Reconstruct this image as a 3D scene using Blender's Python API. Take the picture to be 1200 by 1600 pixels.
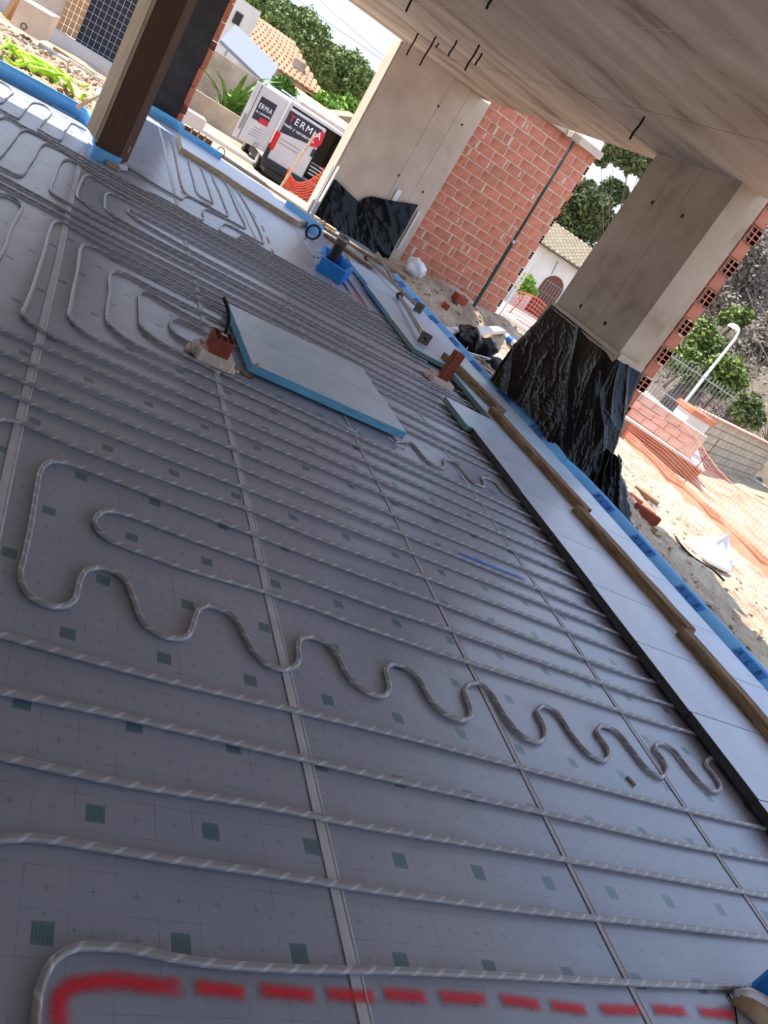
import bpy, bmesh, math, random
import numpy as np
from mathutils import Vector, Matrix, noise
for o in list(bpy.data.objects): bpy.data.objects.remove(o)
SC = bpy.context.scene
C = SC.collection
rnd = random.Random(7)

# ------------------------------------------------------------------ camera
F, CX, CY, H0 = 1277.75, 600.0, 800.0, 1.6
def _rot(pitch, roll, yaw):
    cy, sy = math.cos(yaw), math.sin(yaw)
    cp, sp = math.cos(pitch), math.sin(pitch)
    cr, sr = math.cos(roll), math.sin(roll)
    Rz = np.array([[cy, -sy, 0], [sy, cy, 0], [0, 0, 1]])
    B = np.array([[1, 0, 0], [0, 0, -1], [0, 1, 0.]])
    P = np.array([[1, 0, 0], [0, cp, -sp], [0, sp, cp]])
    Q = np.array([[cr, -sr, 0], [sr, cr, 0], [0, 0, 1]])
    return Q @ P @ B @ Rz
RM = _rot(*np.radians([20.503, 33.435, 30.497]))
cam = bpy.data.cameras.new('camera')
cam.sensor_fit = 'VERTICAL'; cam.sensor_height = 36.0; cam.lens = F / 1600 * 36.0
cam.clip_start = 0.05; cam.clip_end = 500
cob = bpy.data.objects.new('camera', cam); C.objects.link(cob)
_m = RM.T @ np.diag([1, -1, -1])
M4 = Matrix([[*_m[0], 0], [*_m[1], 0], [*_m[2], H0], [0, 0, 0, 1]])
cob.matrix_world = M4
SC.camera = cob

# ------------------------------------------------------------------ light
SC.view_settings.view_transform = 'Standard'
SC.view_settings.look = 'None'
SC.view_settings.gamma = 1.0
SC.view_settings.use_curve_mapping = False
SC.view_settings.exposure = 1.22
SUN_DIR = Vector((0.40, -0.52, -1.0)).normalized()
SUN_E, SKY_E = 4.2, 1.02
sun = bpy.data.lights.new('sun', 'SUN'); sun.energy = SUN_E; sun.angle = math.radians(0.6); sun.color = (1.0, 0.94, 0.84)
sob = bpy.data.objects.new('sun', sun); C.objects.link(sob)
sob.rotation_euler = SUN_DIR.to_track_quat('-Z', 'Y').to_euler(); sob.location = (0, 0, 30)

world = bpy.data.worlds.new('sky'); SC.world = world; world.use_nodes = True
def make_world():
    nt = world.node_tree; nt.nodes.clear(); N = nt.nodes.new; L = nt.links.new
    out = N('ShaderNodeOutputWorld'); bg = N('ShaderNodeBackground'); L(bg.outputs[0], out.inputs[0])
    tc = N('ShaderNodeTexCoord'); sx = N('ShaderNodeSeparateXYZ'); L(tc.outputs['Generated'], sx.inputs[0])
    rp = N('ShaderNodeValToRGB'); L(sx.outputs[2], rp.inputs[0])
    e = rp.color_ramp.elements
    e[0].position = 0.0; e[0].color = (0.38, 0.50, 0.64, 1)
    e[1].position = 0.75; e[1].color = (0.32, 0.50, 0.86, 1)
    x = rp.color_ramp.elements.new(0.25); x.color = (0.38, 0.53, 0.78, 1)
    mp = N('ShaderNodeMapping'); mp.inputs['Scale'].default_value = (2.2, 2.2, 5.0); L(tc.outputs['Generated'], mp.inputs[0])
    nz = N('ShaderNodeTexNoise'); nz.inputs['Scale'].default_value = 1.6; nz.inputs['Detail'].default_value = 6; nz.inputs['Roughness'].default_value = 0.6
    L(mp.outputs[0], nz.inputs[0])
    cr = N('ShaderNodeValToRGB'); L(nz.outputs[0], cr.inputs[0])
    cr.color_ramp.elements[0].position = 0.42; cr.color_ramp.elements[0].color = (0, 0, 0, 1)
    cr.color_ramp.elements[1].position = 0.68; cr.color_ramp.elements[1].color = (1, 1, 1, 1)
    mx = N('ShaderNodeMixRGB'); L(cr.outputs[0], mx.inputs[0]); L(rp.outputs[0], mx.inputs[1]); mx.inputs[2].default_value = (0.58, 0.61, 0.66, 1)
    L(mx.outputs[0], bg.inputs[0]); bg.inputs[1].default_value = SKY_E
make_world()

# ------------------------------------------------------------------ pixel rays -> real places
def ray(x, y):
    return RM.T @ np.array([(x - CX) / F, (y - CY) / F, 1.0])
def G(x, y, z=0.0):
    d = ray(x, y); t = (z - H0) / d[2]; return Vector((d[0] * t, d[1] * t, z))
def PX(x, y, X):
    d = ray(x, y); t = X / d[0]; return Vector((X, d[1] * t, H0 + d[2] * t))
def PY(x, y, Y):
    d = ray(x, y); t = Y / d[1]; return Vector((d[0] * t, Y, H0 + d[2] * t))

# ------------------------------------------------------------------ materials
def s2l(c):
    return tuple(((v / 255) / 12.92 if v / 255 <= 0.04045 else ((v / 255 + 0.055) / 1.055) ** 2.4) for v in c)
MATS = {}
def nodes(name):
    m = bpy.data.materials.new(name); m.use_nodes = True; nt = m.node_tree
    b = nt.nodes['Principled BSDF']
    return m, nt, b
def pm(name, cols, scale=6.0, rough=0.8, bump=0.0, bscale=None, stretch=(1, 1, 1), detail=5, metallic=0.0, spec=0.4, island=0.0, objrand=0.0, rnoise=0.0, bdist=0.02, coat=0):
    """procedural noise-mixed colour with relief; cols = sRGB tuples dark to light"""
    m, nt, b = nodes(name); N = nt.nodes.new; L = nt.links.new
    tc = N('ShaderNodeTexCoord'); mp = N('ShaderNodeMapping'); mp.inputs['Scale'].default_value = stretch
    L(tc.outputs['Object'], mp.inputs[0])
    nz = N('ShaderNodeTexNoise'); nz.inputs['Scale'].default_value = scale; nz.inputs['Detail'].default_value = detail; nz.inputs['Roughness'].default_value = 0.6
    L(mp.outputs[0], nz.inputs[0])
    rp = N('ShaderNodeValToRGB'); L(nz.outputs[0], rp.inputs[0])
    k = len(cols); el = rp.color_ramp.elements
    while len(el) < k: el.new(0.5)
    for i, c in enumerate(cols):
        el[i].position = 0.3 + 0.4 * (i / max(1, k - 1)); el[i].color = (*s2l(c), 1)
    src = rp.outputs[0]
    if island or objrand:
        hs = N('ShaderNodeHueSaturation')
        if island:
            g = N('ShaderNodeNewGeometry'); rv = g.outputs['Random Per Island']; amt = island
        else:
            oi = N('ShaderNodeObjectInfo'); rv = oi.outputs['Random']; amt = objrand
        mr = N('ShaderNodeMapRange'); L(rv, mr.inputs[0]); mr.inputs[3].default_value = 1 - amt; mr.inputs[4].default_value = 1 + amt
        L(mr.outputs[0], hs.inputs['Value'])
        m2 = N('ShaderNodeMapRange'); L(rv, m2.inputs[0]); m2.inputs[3].default_value = 0.5 + 0.04 * amt; m2.inputs[4].default_value = 0.5 - 0.04 * amt
        L(m2.outputs[0], hs.inputs['Hue'])
        L(src, hs.inputs['Color']); src = hs.outputs[0]
    L(src, b.inputs['Base Color'])
    b.inputs['Roughness'].default_value = rough; b.inputs['Metallic'].default_value = metallic
    b.inputs['Specular IOR Level'].default_value = spec
    if coat: b.inputs['Coat Weight'].default_value = coat
    if bump:
        n2 = N('ShaderNodeTexNoise'); n2.inputs['Scale'].default_value = bscale or scale * 6; n2.inputs['Detail'].default_value = 6
        L(mp.outputs[0], n2.inputs[0])
        bp = N('ShaderNodeBump'); bp.inputs['Strength'].default_value = bump; bp.inputs['Distance'].default_value = bdist
        L(n2.outputs[0], bp.inputs['Height']); L(bp.outputs[0], b.inputs['Normal'])
    MATS[name] = m
    return m

class Ex:
    """small helper that writes math nodes as expressions"""
    def __init__(s, nt): s.nt = nt
    def op(s, o, a, b=0.0, c=0.0):
        n = s.nt.nodes.new('ShaderNodeMath'); n.operation = o
        for i, v in enumerate((a, b, c)):
            if isinstance(v, (int, float)): n.inputs[i].default_value = v
            else: s.nt.links.new(v, n.inputs[i])
        return n.outputs[0]
    def near(s, x, per, off, hw):          # 1 where x is within hw of off + k*per
        t = s.op('SUBTRACT', x, off - per / 2)
        t = s.op('FLOORED_MODULO', t, per)
        t = s.op('SUBTRACT', t, per / 2); t = s.op('ABSOLUTE', t)
        return s.op('LESS_THAN', t, hw)
    def mul(s, *a):
        r = a[0]
        for q in a[1:]: r = s.op('MULTIPLY', r, q)
        return r

def film_material():
    m, nt, b = nodes('heat_film'); N = nt.nodes.new; L = nt.links.new; E = Ex(nt)
    tc = N('ShaderNodeTexCoord'); sp = N('ShaderNodeSeparateXYZ'); L(tc.outputs['Object'], sp.inputs[0])
    x, y = sp.outputs[0], sp.outputs[1]
    nz = N('ShaderNodeTexNoise'); nz.inputs['Scale'].default_value = 1.3; nz.inputs['Detail'].default_value = 7; nz.inputs['Roughness'].default_value = 0.65
    L(tc.outputs['Object'], nz.inputs[0])
    rp = N('ShaderNodeValToRGB'); L(nz.outputs[0], rp.inputs[0])
    rp.color_ramp.elements[0].position = 0.3; rp.color_ramp.elements[0].color = (*s2l((152, 160, 180)), 1)
    rp.color_ramp.elements[1].position = 0.75; rp.color_ramp.elements[1].color = (*s2l((178, 181, 194)), 1)
    # faint printed grid, small crosses, green logo squares stepping one cell per row
    gx = E.near(x, 0.1, 0.05, 0.0011); gy = E.near(y, 0.1033, 1.1117, 0.0011)
    grid = E.op('MAXIMUM', gx, gy)
    gn = N('ShaderNodeTexNoise'); gn.inputs['Scale'].default_value = 9; L(tc.outputs['Object'], gn.inputs[0])
    gm = N('ShaderNodeMapRange'); L(gn.outputs[0], gm.inputs[0]); gm.inputs[1].default_value = 0.4; gm.inputs[2].default_value = 0.65
    grid = E.mul(grid, gm.outputs[0])
    c1 = E.mul(E.near(x, 0.1, 0.0, 0.0011), E.near(y, 0.1033, 1.06, 0.011))
    c2 = E.mul(E.near(x, 0.1, 0.0, 0.011), E.near(y, 0.1033, 1.06, 0.0011))
    grid = E.op('MAXIMUM', grid, E.op('MAXIMUM', c1, c2))
    k = E.op('FLOOR', E.op('DIVIDE', E.op('SUBTRACT', y, 1.06 - 0.155), 0.31))
    xs = E.op('SUBTRACT', x, E.op('MULTIPLY', k, 0.1))
    sq = E.mul(E.near(xs, 0.3, 0.5, 0.0235), E.near(y, 0.31, 1.06, 0.026))
    bars = E.near(x, 0.0075, 0.0, 0.0022)
    br2 = E.op('MULTIPLY', bars, E.near(y, 0.31, 1.06, 0.019))
    sqv = E.op('MULTIPLY', sq, E.op('ADD', 0.75, E.op('MULTIPLY', br2, 0.2)))
    mx = N('ShaderNodeMixRGB'); L(E.op('MULTIPLY', grid, 0.55), mx.inputs[0]); L(rp.outputs[0], mx.inputs[1]); mx.inputs[2].default_value = (*s2l((76, 88, 112)), 1)
    mx2 = N('ShaderNodeMixRGB'); L(sqv, mx2.inputs[0]); L(mx.outputs[0], mx2.inputs[1]); mx2.inputs[2].default_value = (*s2l((70, 112, 122)), 1)
    # dust and specks of dirt
    sv = N('ShaderNodeTexVoronoi'); sv.inputs['Scale'].default_value = 16; L(tc.outputs['Object'], sv.inputs[0])
    sk = E.op('LESS_THAN', sv.outputs['Distance'], 0.045)
    mx3 = N('ShaderNodeMixRGB'); L(E.op('MULTIPLY', sk, 0.6), mx3.inputs[0]); L(mx2.outputs[0], mx3.inputs[1]); mx3.inputs[2].default_value = (*s2l((58, 56, 60)), 1)
    dn = N('ShaderNodeTexNoise'); dn.inputs['Scale'].default_value = 0.9; dn.inputs['Detail'].default_value = 8; dn.inputs['Roughness'].default_value = 0.75; L(tc.outputs['Object'], dn.inputs[0])
    dm = N('ShaderNodeMapRange'); L(dn.outputs[0], dm.inputs[0]); dm.inputs[1].default_value = 0.56; dm.inputs[2].default_value = 0.8; dm.inputs[4].default_value = 0.45
    mx4 = N('ShaderNodeMixRGB'); L(dm.outputs[0], mx4.inputs[0]); L(mx3.outputs[0], mx4.inputs[1]); mx4.inputs[2].default_value = (*s2l((196, 194, 198)), 1)
    L(mx4.outputs[0], b.inputs['Base Color'])
    rr = N('ShaderNodeMapRange'); L(nz.outputs[0], rr.inputs[0]); rr.inputs[3].default_value = 0.27; rr.inputs[4].default_value = 0.40
    L(rr.outputs[0], b.inputs['Roughness'])
    b.inputs['Specular IOR Level'].default_value = 0.85
    bn = N('ShaderNodeTexNoise'); bn.inputs['Scale'].default_value = 2.5; bn.inputs['Detail'].default_value = 3; L(tc.outputs['Object'], bn.inputs[0])
    bp = N('ShaderNodeBump'); bp.inputs['Strength'].default_value = 0.25; bp.inputs['Distance'].default_value = 0.03; L(bn.outputs[0], bp.inputs['Height'])
    L(bp.outputs[0], b.inputs['Normal'])
    return m

def pipe_material():
    m, nt, b = nodes('heating_pipe'); N = nt.nodes.new; L = nt.links.new; E = Ex(nt)
    uv = N('ShaderNodeUVMap'); sp = N('ShaderNodeSeparateXYZ'); L(uv.outputs[0], sp.inputs[0])
    t = E.op('ADD', E.op('DIVIDE', sp.outputs[0], 0.072), sp.outputs[1])
    t = E.op('FRACT', t)
    t = E.op('ABSOLUTE', E.op('SUBTRACT', t, 0.5))
    mr = N('ShaderNodeMapRange'); L(t, mr.inputs[0]); mr.inputs[1].default_value = 0.05; mr.inputs[2].default_value = 0.14; mr.inputs[3].default_value = 1; mr.inputs[4].default_value = 0
    mx = N('ShaderNodeMixRGB'); L(mr.outputs[0], mx.inputs[0]); mx.inputs[1].default_value = (*s2l((166, 161, 163)), 1); mx.inputs[2].default_value = (*s2l((200, 200, 207)), 1)
    L(mx.outputs[0], b.inputs['Base Color'])
    b.inputs['Roughness'].default_value = 0.32; b.inputs['Specular IOR Level'].default_value = 0.6
    return m

def spray_material(name, col):
    m, nt, b = nodes(name); N = nt.nodes.new; L = nt.links.new; E = Ex(nt)
    uv = N('ShaderNodeUVMap'); sp = N('ShaderNodeSeparateXYZ'); L(uv.outputs[0], sp.inputs[0])
    v = E.op('ABSOLUTE', E.op('SUBTRACT', E.op('MULTIPLY', sp.outputs[1], 2), 1))
    u = E.op('ABSOLUTE', E.op('SUBTRACT', E.op('MULTIPLY', sp.outputs[0], 2), 1))
    u = E.op('POWER', u, 5.0)
    d = E.op('MAXIMUM', v, u)
    tc = N('ShaderNodeTexCoord'); nz = N('ShaderNodeTexNoise'); nz.inputs['Scale'].default_value = 55; nz.inputs['Detail'].default_value = 5; L(tc.outputs['Object'], nz.inputs[0])
    d = E.op('ADD', d, E.op('MULTIPLY', E.op('SUBTRACT', nz.outputs[0], 0.5), 0.45))
    mr = N('ShaderNodeMapRange'); L(d, mr.inputs[0]); mr.inputs[1].default_value = 0.0; mr.inputs[2].default_value = 0.95; mr.inputs[3].default_value = 0.97; mr.inputs[4].default_value = 0.0
    b.inputs['Base Color'].default_value = (*s2l(col), 1); b.inputs['Roughness'].default_value = 0.6
    L(mr.outputs[0], b.inputs['Alpha'])
    return m

def slab_material():
    """board-marked concrete: streaks across, two joints along the slab"""
    m, nt, b = nodes('slab_concrete'); N = nt.nodes.new; L = nt.links.new; E = Ex(nt)
    tc = N('ShaderNodeTexCoord'); sp = N('ShaderNodeSeparateXYZ'); L(tc.outputs['Object'], sp.inputs[0])
    mp = N('ShaderNodeMapping'); mp.inputs['Scale'].default_value = (0.7, 1.9, 1); mp.inputs['Rotation'].default_value = (0, 0, 0.2); L(tc.outputs['Object'], mp.inputs[0])
    nz = N('ShaderNodeTexNoise'); nz.inputs['Scale'].default_value = 0.9; nz.inputs['Detail'].default_value = 7; nz.inputs['Roughness'].default_value = 0.6; nz.inputs['Distortion'].default_value = 0.4; L(mp.outputs[0], nz.inputs[0])
    rp = N('ShaderNodeValToRGB'); L(nz.outputs[0], rp.inputs[0])
    el = rp.color_ramp.elements; el.new(0.5)
    for i, (p, c) in enumerate(((0.26, (118, 97, 82)), (0.44, (188, 166, 146)), (0.72, (224, 206, 186)))):
        el[i].position = p; el[i].color = (*s2l(c), 1)
    j1 = E.op('LESS_THAN', E.op('ABSOLUTE', E.op('SUBTRACT', sp.outputs[0], 4.41)), 0.006)
    j2 = E.op('LESS_THAN', E.op('ABSOLUTE', E.op('SUBTRACT', sp.outputs[0], 2.98)), 0.012)
    mx = N('ShaderNodeMixRGB'); L(E.op('MULTIPLY', j1, 0.75), mx.inputs[0]); L(rp.outputs[0], mx.inputs[1]); mx.inputs[2].default_value = (*s2l((70, 58, 50)), 1)
    mx2 = N('ShaderNodeMixRGB'); L(E.op('MULTIPLY', j2, 0.5), mx2.inputs[0]); L(mx.outputs[0], mx2.inputs[1]); mx2.inputs[2].default_value = (*s2l((195, 185, 175)), 1)
    L(mx2.outputs[0], b.inputs['Base Color']); b.inputs['Roughness'].default_value = 0.75; b.inputs['Specular IOR Level'].default_value = 0.3
    bp = N('ShaderNodeBump'); bp.inputs['Strength'].default_value = 0.35; bp.inputs['Distance'].default_value = 0.03; L(nz.outputs[0], bp.inputs['Height']); L(bp.outputs[0], b.inputs['Normal'])
    return m

def flat(name, col, rough=0.6, metallic=0.0, spec=0.4):
    m, nt, b = nodes(name); b.inputs['Base Color'].default_value = (*s2l(col), 1)
    b.inputs['Roughness'].default_value = rough; b.inputs['Metallic'].default_value = metallic; b.inputs['Specular IOR Level'].default_value = spec
    MATS[name] = m; return m

MATS['film'] = film_material(); MATS['pipe'] = pipe_material(); MATS['slab'] = slab_material()
MATS['spray_red'] = spray_material('spray_red', (250, 36, 56)); MATS['spray_blue'] = spray_material('spray_blue', (8, 136, 245))
pm('tape', [(196, 198, 206), (218, 220, 226)], 8, 0.55, spec=0.4)
pm('base_concrete', [(130, 122, 114), (160, 150, 140)], 3, 0.9, bump=0.3)
pm('concrete', [(156, 134, 114), (188, 166, 144), (202, 182, 160)], 1.6, 0.8, bump=0.12, bscale=30)
pm('concrete_pale', [(190, 168, 148), (216, 196, 176)], 2.0, 0.8, bump=0.12, bscale=30)
pm('dark_spot', [(46, 38, 34), (70, 58, 50)], 20, 0.9)
pm('mortar', [(200, 172, 152), (226, 202, 182)], 9, 0.95, bump=0.5, bscale=40)
pm('brick_pale', [(206, 164, 144), (224, 188, 170)], 5, 0.9, objrand=0.1)
pm('blocker_grey', [(150, 154, 162), (176, 180, 188)], 2, 0.9)
pm('mortar_pale', [(214, 192, 176), (236, 218, 204)], 9, 0.95, bump=0.4, bscale=40)
pm('brick', [(178, 102, 78), (198, 120, 94), (210, 136, 110)], 5, 0.85, bump=0.2, bscale=40, objrand=0.1)
pm('brick_dark', [(132, 58, 42), (160, 78, 58)], 8, 0.85, bump=0.2, bscale=60, objrand=0.1)
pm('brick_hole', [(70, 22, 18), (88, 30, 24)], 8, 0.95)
pm('bitumen', [(36, 34, 36), (60, 57, 58)], 5, 0.75, bump=0.4, bscale=14)
pm('card', [(170, 142, 112), (200, 172, 140)], 4, 0.85, stretch=(6, 6, 0.6))
pm('card_dark', [(92, 62, 46), (108, 76, 58)], 3, 0.8, stretch=(5, 5, 0.6))
pm('blue_foam', [(98, 184, 250), (130, 204, 255)], 5, 0.5, bump=0.25, bscale=12, spec=0.5)
pm('blue_foam_deep', [(26, 132, 224), (40, 150, 236)], 5, 0.45, spec=0.5)
pm('print_blue', [(58, 134, 216), (72, 148, 228)], 9, 0.6)
pm('xps_edge', [(88, 152, 186), (116, 176, 204)], 6, 0.7, stretch=(1, 1, 8))
pm('xps_top', [(182, 208, 228), (206, 224, 238)], 4, 0.38, spec=0.5)
pm('xps_green', [(96, 128, 124), (124, 152, 146)], 6, 0.7)
pm('board_dark', [(58, 56, 58), (78, 75, 76)], 10, 0.8, bump=0.3)
pm('board_top', [(194, 202, 220), (212, 219, 232)], 3, 0.34, spec=0.55)
pm('timber', [(92, 66, 44), (142, 112, 82), (170, 142, 110)], 5, 0.85, bump=0.4, stretch=(7, 0.7, 7))
pm('timber_pale', [(176, 152, 122), (214, 192, 160)], 4, 0.85, bump=0.3, stretch=(1, 6, 6))
pm('plastic_black', [(9, 9, 10), (17, 17, 19)], 6, 0.22, spec=0.22)
pm('pipe_black', [(30, 29, 31), (46, 44, 46)], 8, 0.5)
pm('rubber', [(18, 18, 19), (30, 29, 30)], 14, 0.6, bump=0.3)
pm('steel', [(128, 112, 96), (158, 142, 124)], 12, 0.5, metallic=0.4)
pm('steel_rust', [(88, 68, 54), (124, 104, 88)], 14, 0.6, metallic=0.3)
pm('galv', [(150, 150, 154), (190, 190, 194)], 9, 0.35, metallic=0.8)
pm('green_steel', [(16, 40, 30), (34, 62, 48)], 12, 0.5)
pm('film_clear', [(206, 208, 212), (236, 236, 240)], 8, 0.3)
pm('sand', [(138, 114, 94), (174, 152, 128), (198, 180, 154)], 1.4, 0.95, bump=0.9, bscale=9, bdist=0.08)
pm('stone', [(150, 128, 108), (198, 178, 152)], 6, 0.95, bump=0.5, island=0.25)
pm('road', [(188, 178, 170), (212, 204, 196)], 0.8, 0.9, bump=0.2)
pm('white_plaster', [(204, 194, 184), (224, 216, 206)], 1.2, 0.9)
pm('old_wall', [(142, 122, 104), (196, 178, 156)], 1.0, 0.95, bump=0.3)
pm('roof_tile', [(168, 116, 86), (198, 150, 118)], 5, 0.9, objrand=0.15)
pm('roof_grey', [(124, 110, 92), (162, 148, 126)], 6, 0.9, objrand=0.15)
pm('block', [(176, 160, 142), (206, 192, 172)], 4, 0.95, bump=0.3, objrand=0.1)
pm('orange_net', [(232, 86, 52), (244, 112, 78)], 8, 0.6)
pm('terracotta', [(204, 146, 122), (220, 168, 146)], 2, 0.9)
pm('earth_brown', [(128, 96, 76), (158, 124, 100)], 2, 0.95, bump=0.4)
pm('leaf_pine', [(92, 108, 58), (132, 146, 84)], 3, 0.7, island=0.4)
pm('leaf_lime', [(92, 130, 40), (140, 172, 66)], 3, 0.6, island=0.3)
pm('leaf_dark', [(66, 78, 44), (104, 114, 66)], 3, 0.7, island=0.4)
pm('leaf_dry', [(112, 101, 90), (152, 140, 126)], 3, 0.9, island=0.3)
pm('leaf_olive', [(78, 94, 42), (120, 136, 66)], 3, 0.7, island=0.35)
pm('scrub_soil', [(92, 82, 72), (126, 114, 102)], 2, 0.95, bump=0.5)
pm('leaf_palm', [(60, 96, 36), (104, 140, 60)], 3, 0.6, island=0.25)
pm('bark', [(84, 66, 52), (124, 102, 84)], 6, 0.9, bump=0.6, stretch=(1, 1, 0.3))
pm('lime', [(150, 214, 20), (196, 244, 60)], 6, 0.45)
pm('van_white', [(184, 182, 182), (202, 200, 200)], 2, 0.35, spec=0.5, coat=0.3)
flat('van_dark', (40, 42, 46), 0.6); flat('van_navy', (34, 36, 56), 0.4); flat('van_red', (190, 26, 48), 0.35); flat('letter_white', (240, 240, 242), 0.5); flat('letter_red', (220, 50, 60), 0.5)
flat('letter_grey', (132, 134, 142), 0.6); flat('van_inside', (132, 128, 122), 0.8); flat('glass_dark', (26, 30, 36), 0.1)
flat('letter_navy', (18, 58, 120), 0.6)
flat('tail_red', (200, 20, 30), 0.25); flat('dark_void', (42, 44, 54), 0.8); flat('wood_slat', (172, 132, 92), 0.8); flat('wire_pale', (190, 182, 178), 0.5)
flat('rust_bar', (112, 66, 44), 0.8); flat('lamp_white', (232, 236, 240), 0.4); flat('cable', (14, 13, 13), 0.6); flat('power_line', (120, 140, 165), 0.6)
flat('sack', (222, 222, 224), 0.7); flat('bottle_blue', (40, 110, 190), 0.4); flat('steel_pole', (176, 178, 178), 0.5, 0.3); flat('tyre', (24, 24, 26), 0.8)

# ------------------------------------------------------------------ mesh helpers
class MB:
    def __init__(s): s.v = []; s.f = []; s.uv = []; s.mi = []
    def add(s, vs, fs, uvs=None, mi=0):
        o = len(s.v); s.v += [tuple(p) for p in vs]
        for i, f in enumerate(fs):
            s.f.append(tuple(o + k for k in f)); s.mi.append(mi)
            s.uv.append(uvs[i] if uvs else [(0, 0)] * len(f))
        return s
    def box(s, c, d, rz=0.0, M=None, mi=0):
        hx, hy, hz = d[0] / 2, d[1] / 2, d[2] / 2
        vs = [Vector((x, y, z)) for z in (-hz, hz) for y in (-hy, hy) for x in (-hx, hx)]
        if M is None: M = Matrix.Translation(c) @ Matrix.Rotation(rz, 4, 'Z')
        else: M = Matrix.Translation(c) @ M
        vs = [M @ p for p in vs]
        return s.add(vs, [(0, 2, 3, 1), (4, 5, 7, 6), (0, 1, 5, 4), (2, 6, 7, 3), (0, 4, 6, 2), (1, 3, 7, 5)], mi=mi)
    def bbox(s, c, d, bev=0.01, M=None):
        """box with chamfered edges"""
        bm = bmesh.new(); bmesh.ops.create_cube(bm, size=1.0)
        for v in bm.verts: v.co = Vector((v.co.x * d[0], v.co.y * d[1], v.co.z * d[2]))
        bmesh.ops.bevel(bm, geom=bm.edges[:], offset=bev, segments=1, affect='EDGES')
        M2 = Matrix.Translation(c) @ (M or Matrix.Identity(4))
        bm.verts.index_update()
        s.add([M2 @ v.co for v in bm.verts], [[v.index for v in f.verts] for f in bm.faces]); bm.free(); return s
    def prism(s, poly, z0, z1):
        n = len(poly)
        a = sum(poly[i][0] * poly[(i + 1) % n][1] - poly[(i + 1) % n][0] * poly[i][1] for i in range(n))
        if a < 0: poly = poly[::-1]
        vs = [(p[0], p[1], z0) for p in poly] + [(p[0], p[1], z1) for p in poly]
        fs = [tuple(range(n))[::-1], tuple(range(n, 2 * n))] + [(i, (i + 1) % n, n + (i + 1) % n, n + i) for i in range(n)]
        return s.add(vs, fs)
    def tube(s, pts, r, seg=8, closed=False, caps=True):
        pts = [Vector(p) for p in pts]; n = len(pts)
        rad = r if isinstance(r, (list, tuple)) else [r] * n
        vs, fs, uvs = [], [], []; L = 0.0; up = None; Ls = []
        for i in range(n):
            if closed: t = pts[(i + 1) % n] - pts[i - 1]
            else: t = pts[min(i + 1, n - 1)] - pts[max(i - 1, 0)]
            if t.length < 1e-9: t = Vector((0, 0, 1))
            t.normalize()
            if up is None:
                up = Vector((0, 0, 1)) if abs(t.z) < 0.9 else Vector((0, 1, 0))
            up = (up - t * up.dot(t))
            if up.length < 1e-6: up = t.orthogonal()
            up.normalize(); sd = t.cross(up)
            if i: L += (pts[i] - pts[i - 1]).length
            Ls.append(L)
            for k in range(seg):
                a = 2 * math.pi * k / seg
                vs.append(pts[i] + (up * math.cos(a) + sd * math.sin(a)) * rad[i])
        m = n if closed else n - 1
        for i in range(m):
            j = (i + 1) % n
            for k in range(seg):
                k2 = (k + 1) % seg
                fs.append((i * seg + k, i * seg + k2, j * seg + k2, j * seg + k))
                l2 = Ls[j] if j > i else L + 0.01
                uvs.append([(Ls[i], k / seg), (Ls[i], (k + 1) / seg), (l2, (k + 1) / seg), (l2, k / seg)])
        if caps and not closed:
            fs.append(tuple(range(seg))[::-1]); uvs.append([(0, 0)] * seg)
            fs.append(tuple((n - 1) * seg + k for k in range(seg))); uvs.append([(0, 0)] * seg)
        return s.add(vs, fs, uvs)
    def grid(s, fn, nu, nv):
        vs = [fn(i / nu, j / nv) for j in range(nv + 1) for i in range(nu + 1)]
        fs, uvs = [], []
        for j in range(nv):
            for i in range(nu):
                a = j * (nu + 1) + i; fs.append((a, a + 1, a + nu + 2, a + nu + 1))
                uvs.append([(i / nu, j / nv), ((i + 1) / nu, j / nv), ((i + 1) / nu, (j + 1) / nv), (i / nu, (j + 1) / nv)])
        return s.add(vs, fs, uvs)
    def wells(s, d, nx, ny, depth, face='x', M=None, wall=0.22):
        """box d with a nx x ny grid of holes sunk in one end face (+local x); well floors get material 1"""
        a, bq, c = d  # along, width, height
        M = M or Matrix.Identity(4)
        ys = [0.0]; zs = [0.0]
        cw = bq / nx; ch = c / ny
        ys = []; zs = []
        for i in range(nx): ys += [i * cw + cw * wall * 0.5, (i + 1) * cw - cw * wall * 0.5]
        for i in range(ny): zs += [i * ch + ch * wall * 0.5, (i + 1) * ch - ch * wall * 0.5]
        ys = [0] + ys + [bq]; zs = [0] + zs + [c]
        X = a / 2
        P = lambda x, i, j: M @ Vector((x, ys[i] - bq / 2, zs[j] - c / 2))
        for i in range(len(ys) - 1):
            for j in range(len(zs) - 1):
                if i % 2 == 1 and j % 2 == 1:
                    q = [P(X, i, j), P(X, i + 1, j), P(X, i + 1, j + 1), P(X, i, j + 1)]
                    w = [P(X - depth, i, j), P(X - depth, i + 1, j), P(X - depth, i + 1, j + 1), P(X - depth, i, j + 1)]
                    s.add(w, [(0, 1, 2, 3)], mi=1)
                    s.add(q + w, [(0, 1, 5, 4), (1, 2, 6, 5), (2, 3, 7, 6), (3, 0, 4, 7)], mi=1)
                else:
                    s.add([P(X, i, j), P(X, i + 1, j), P(X, i + 1, j + 1), P(X, i, j + 1)], [(0, 1, 2, 3)])
        B = lambda x, y, z: M @ Vector((x, y, z))
        h, w, k = -a / 2, bq / 2, c / 2
        s.add([B(h, -w, -k), B(h, w, -k), B(h, w, k), B(h, -w, k), B(X, -w, -k), B(X, w, -k), B(X, w, k), B(X, -w, k)],
              [(0, 3, 2, 1), (0, 1, 5, 4), (1, 2, 6, 5), (2, 3, 7, 6), (3, 0, 4, 7)])
        return s
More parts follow.
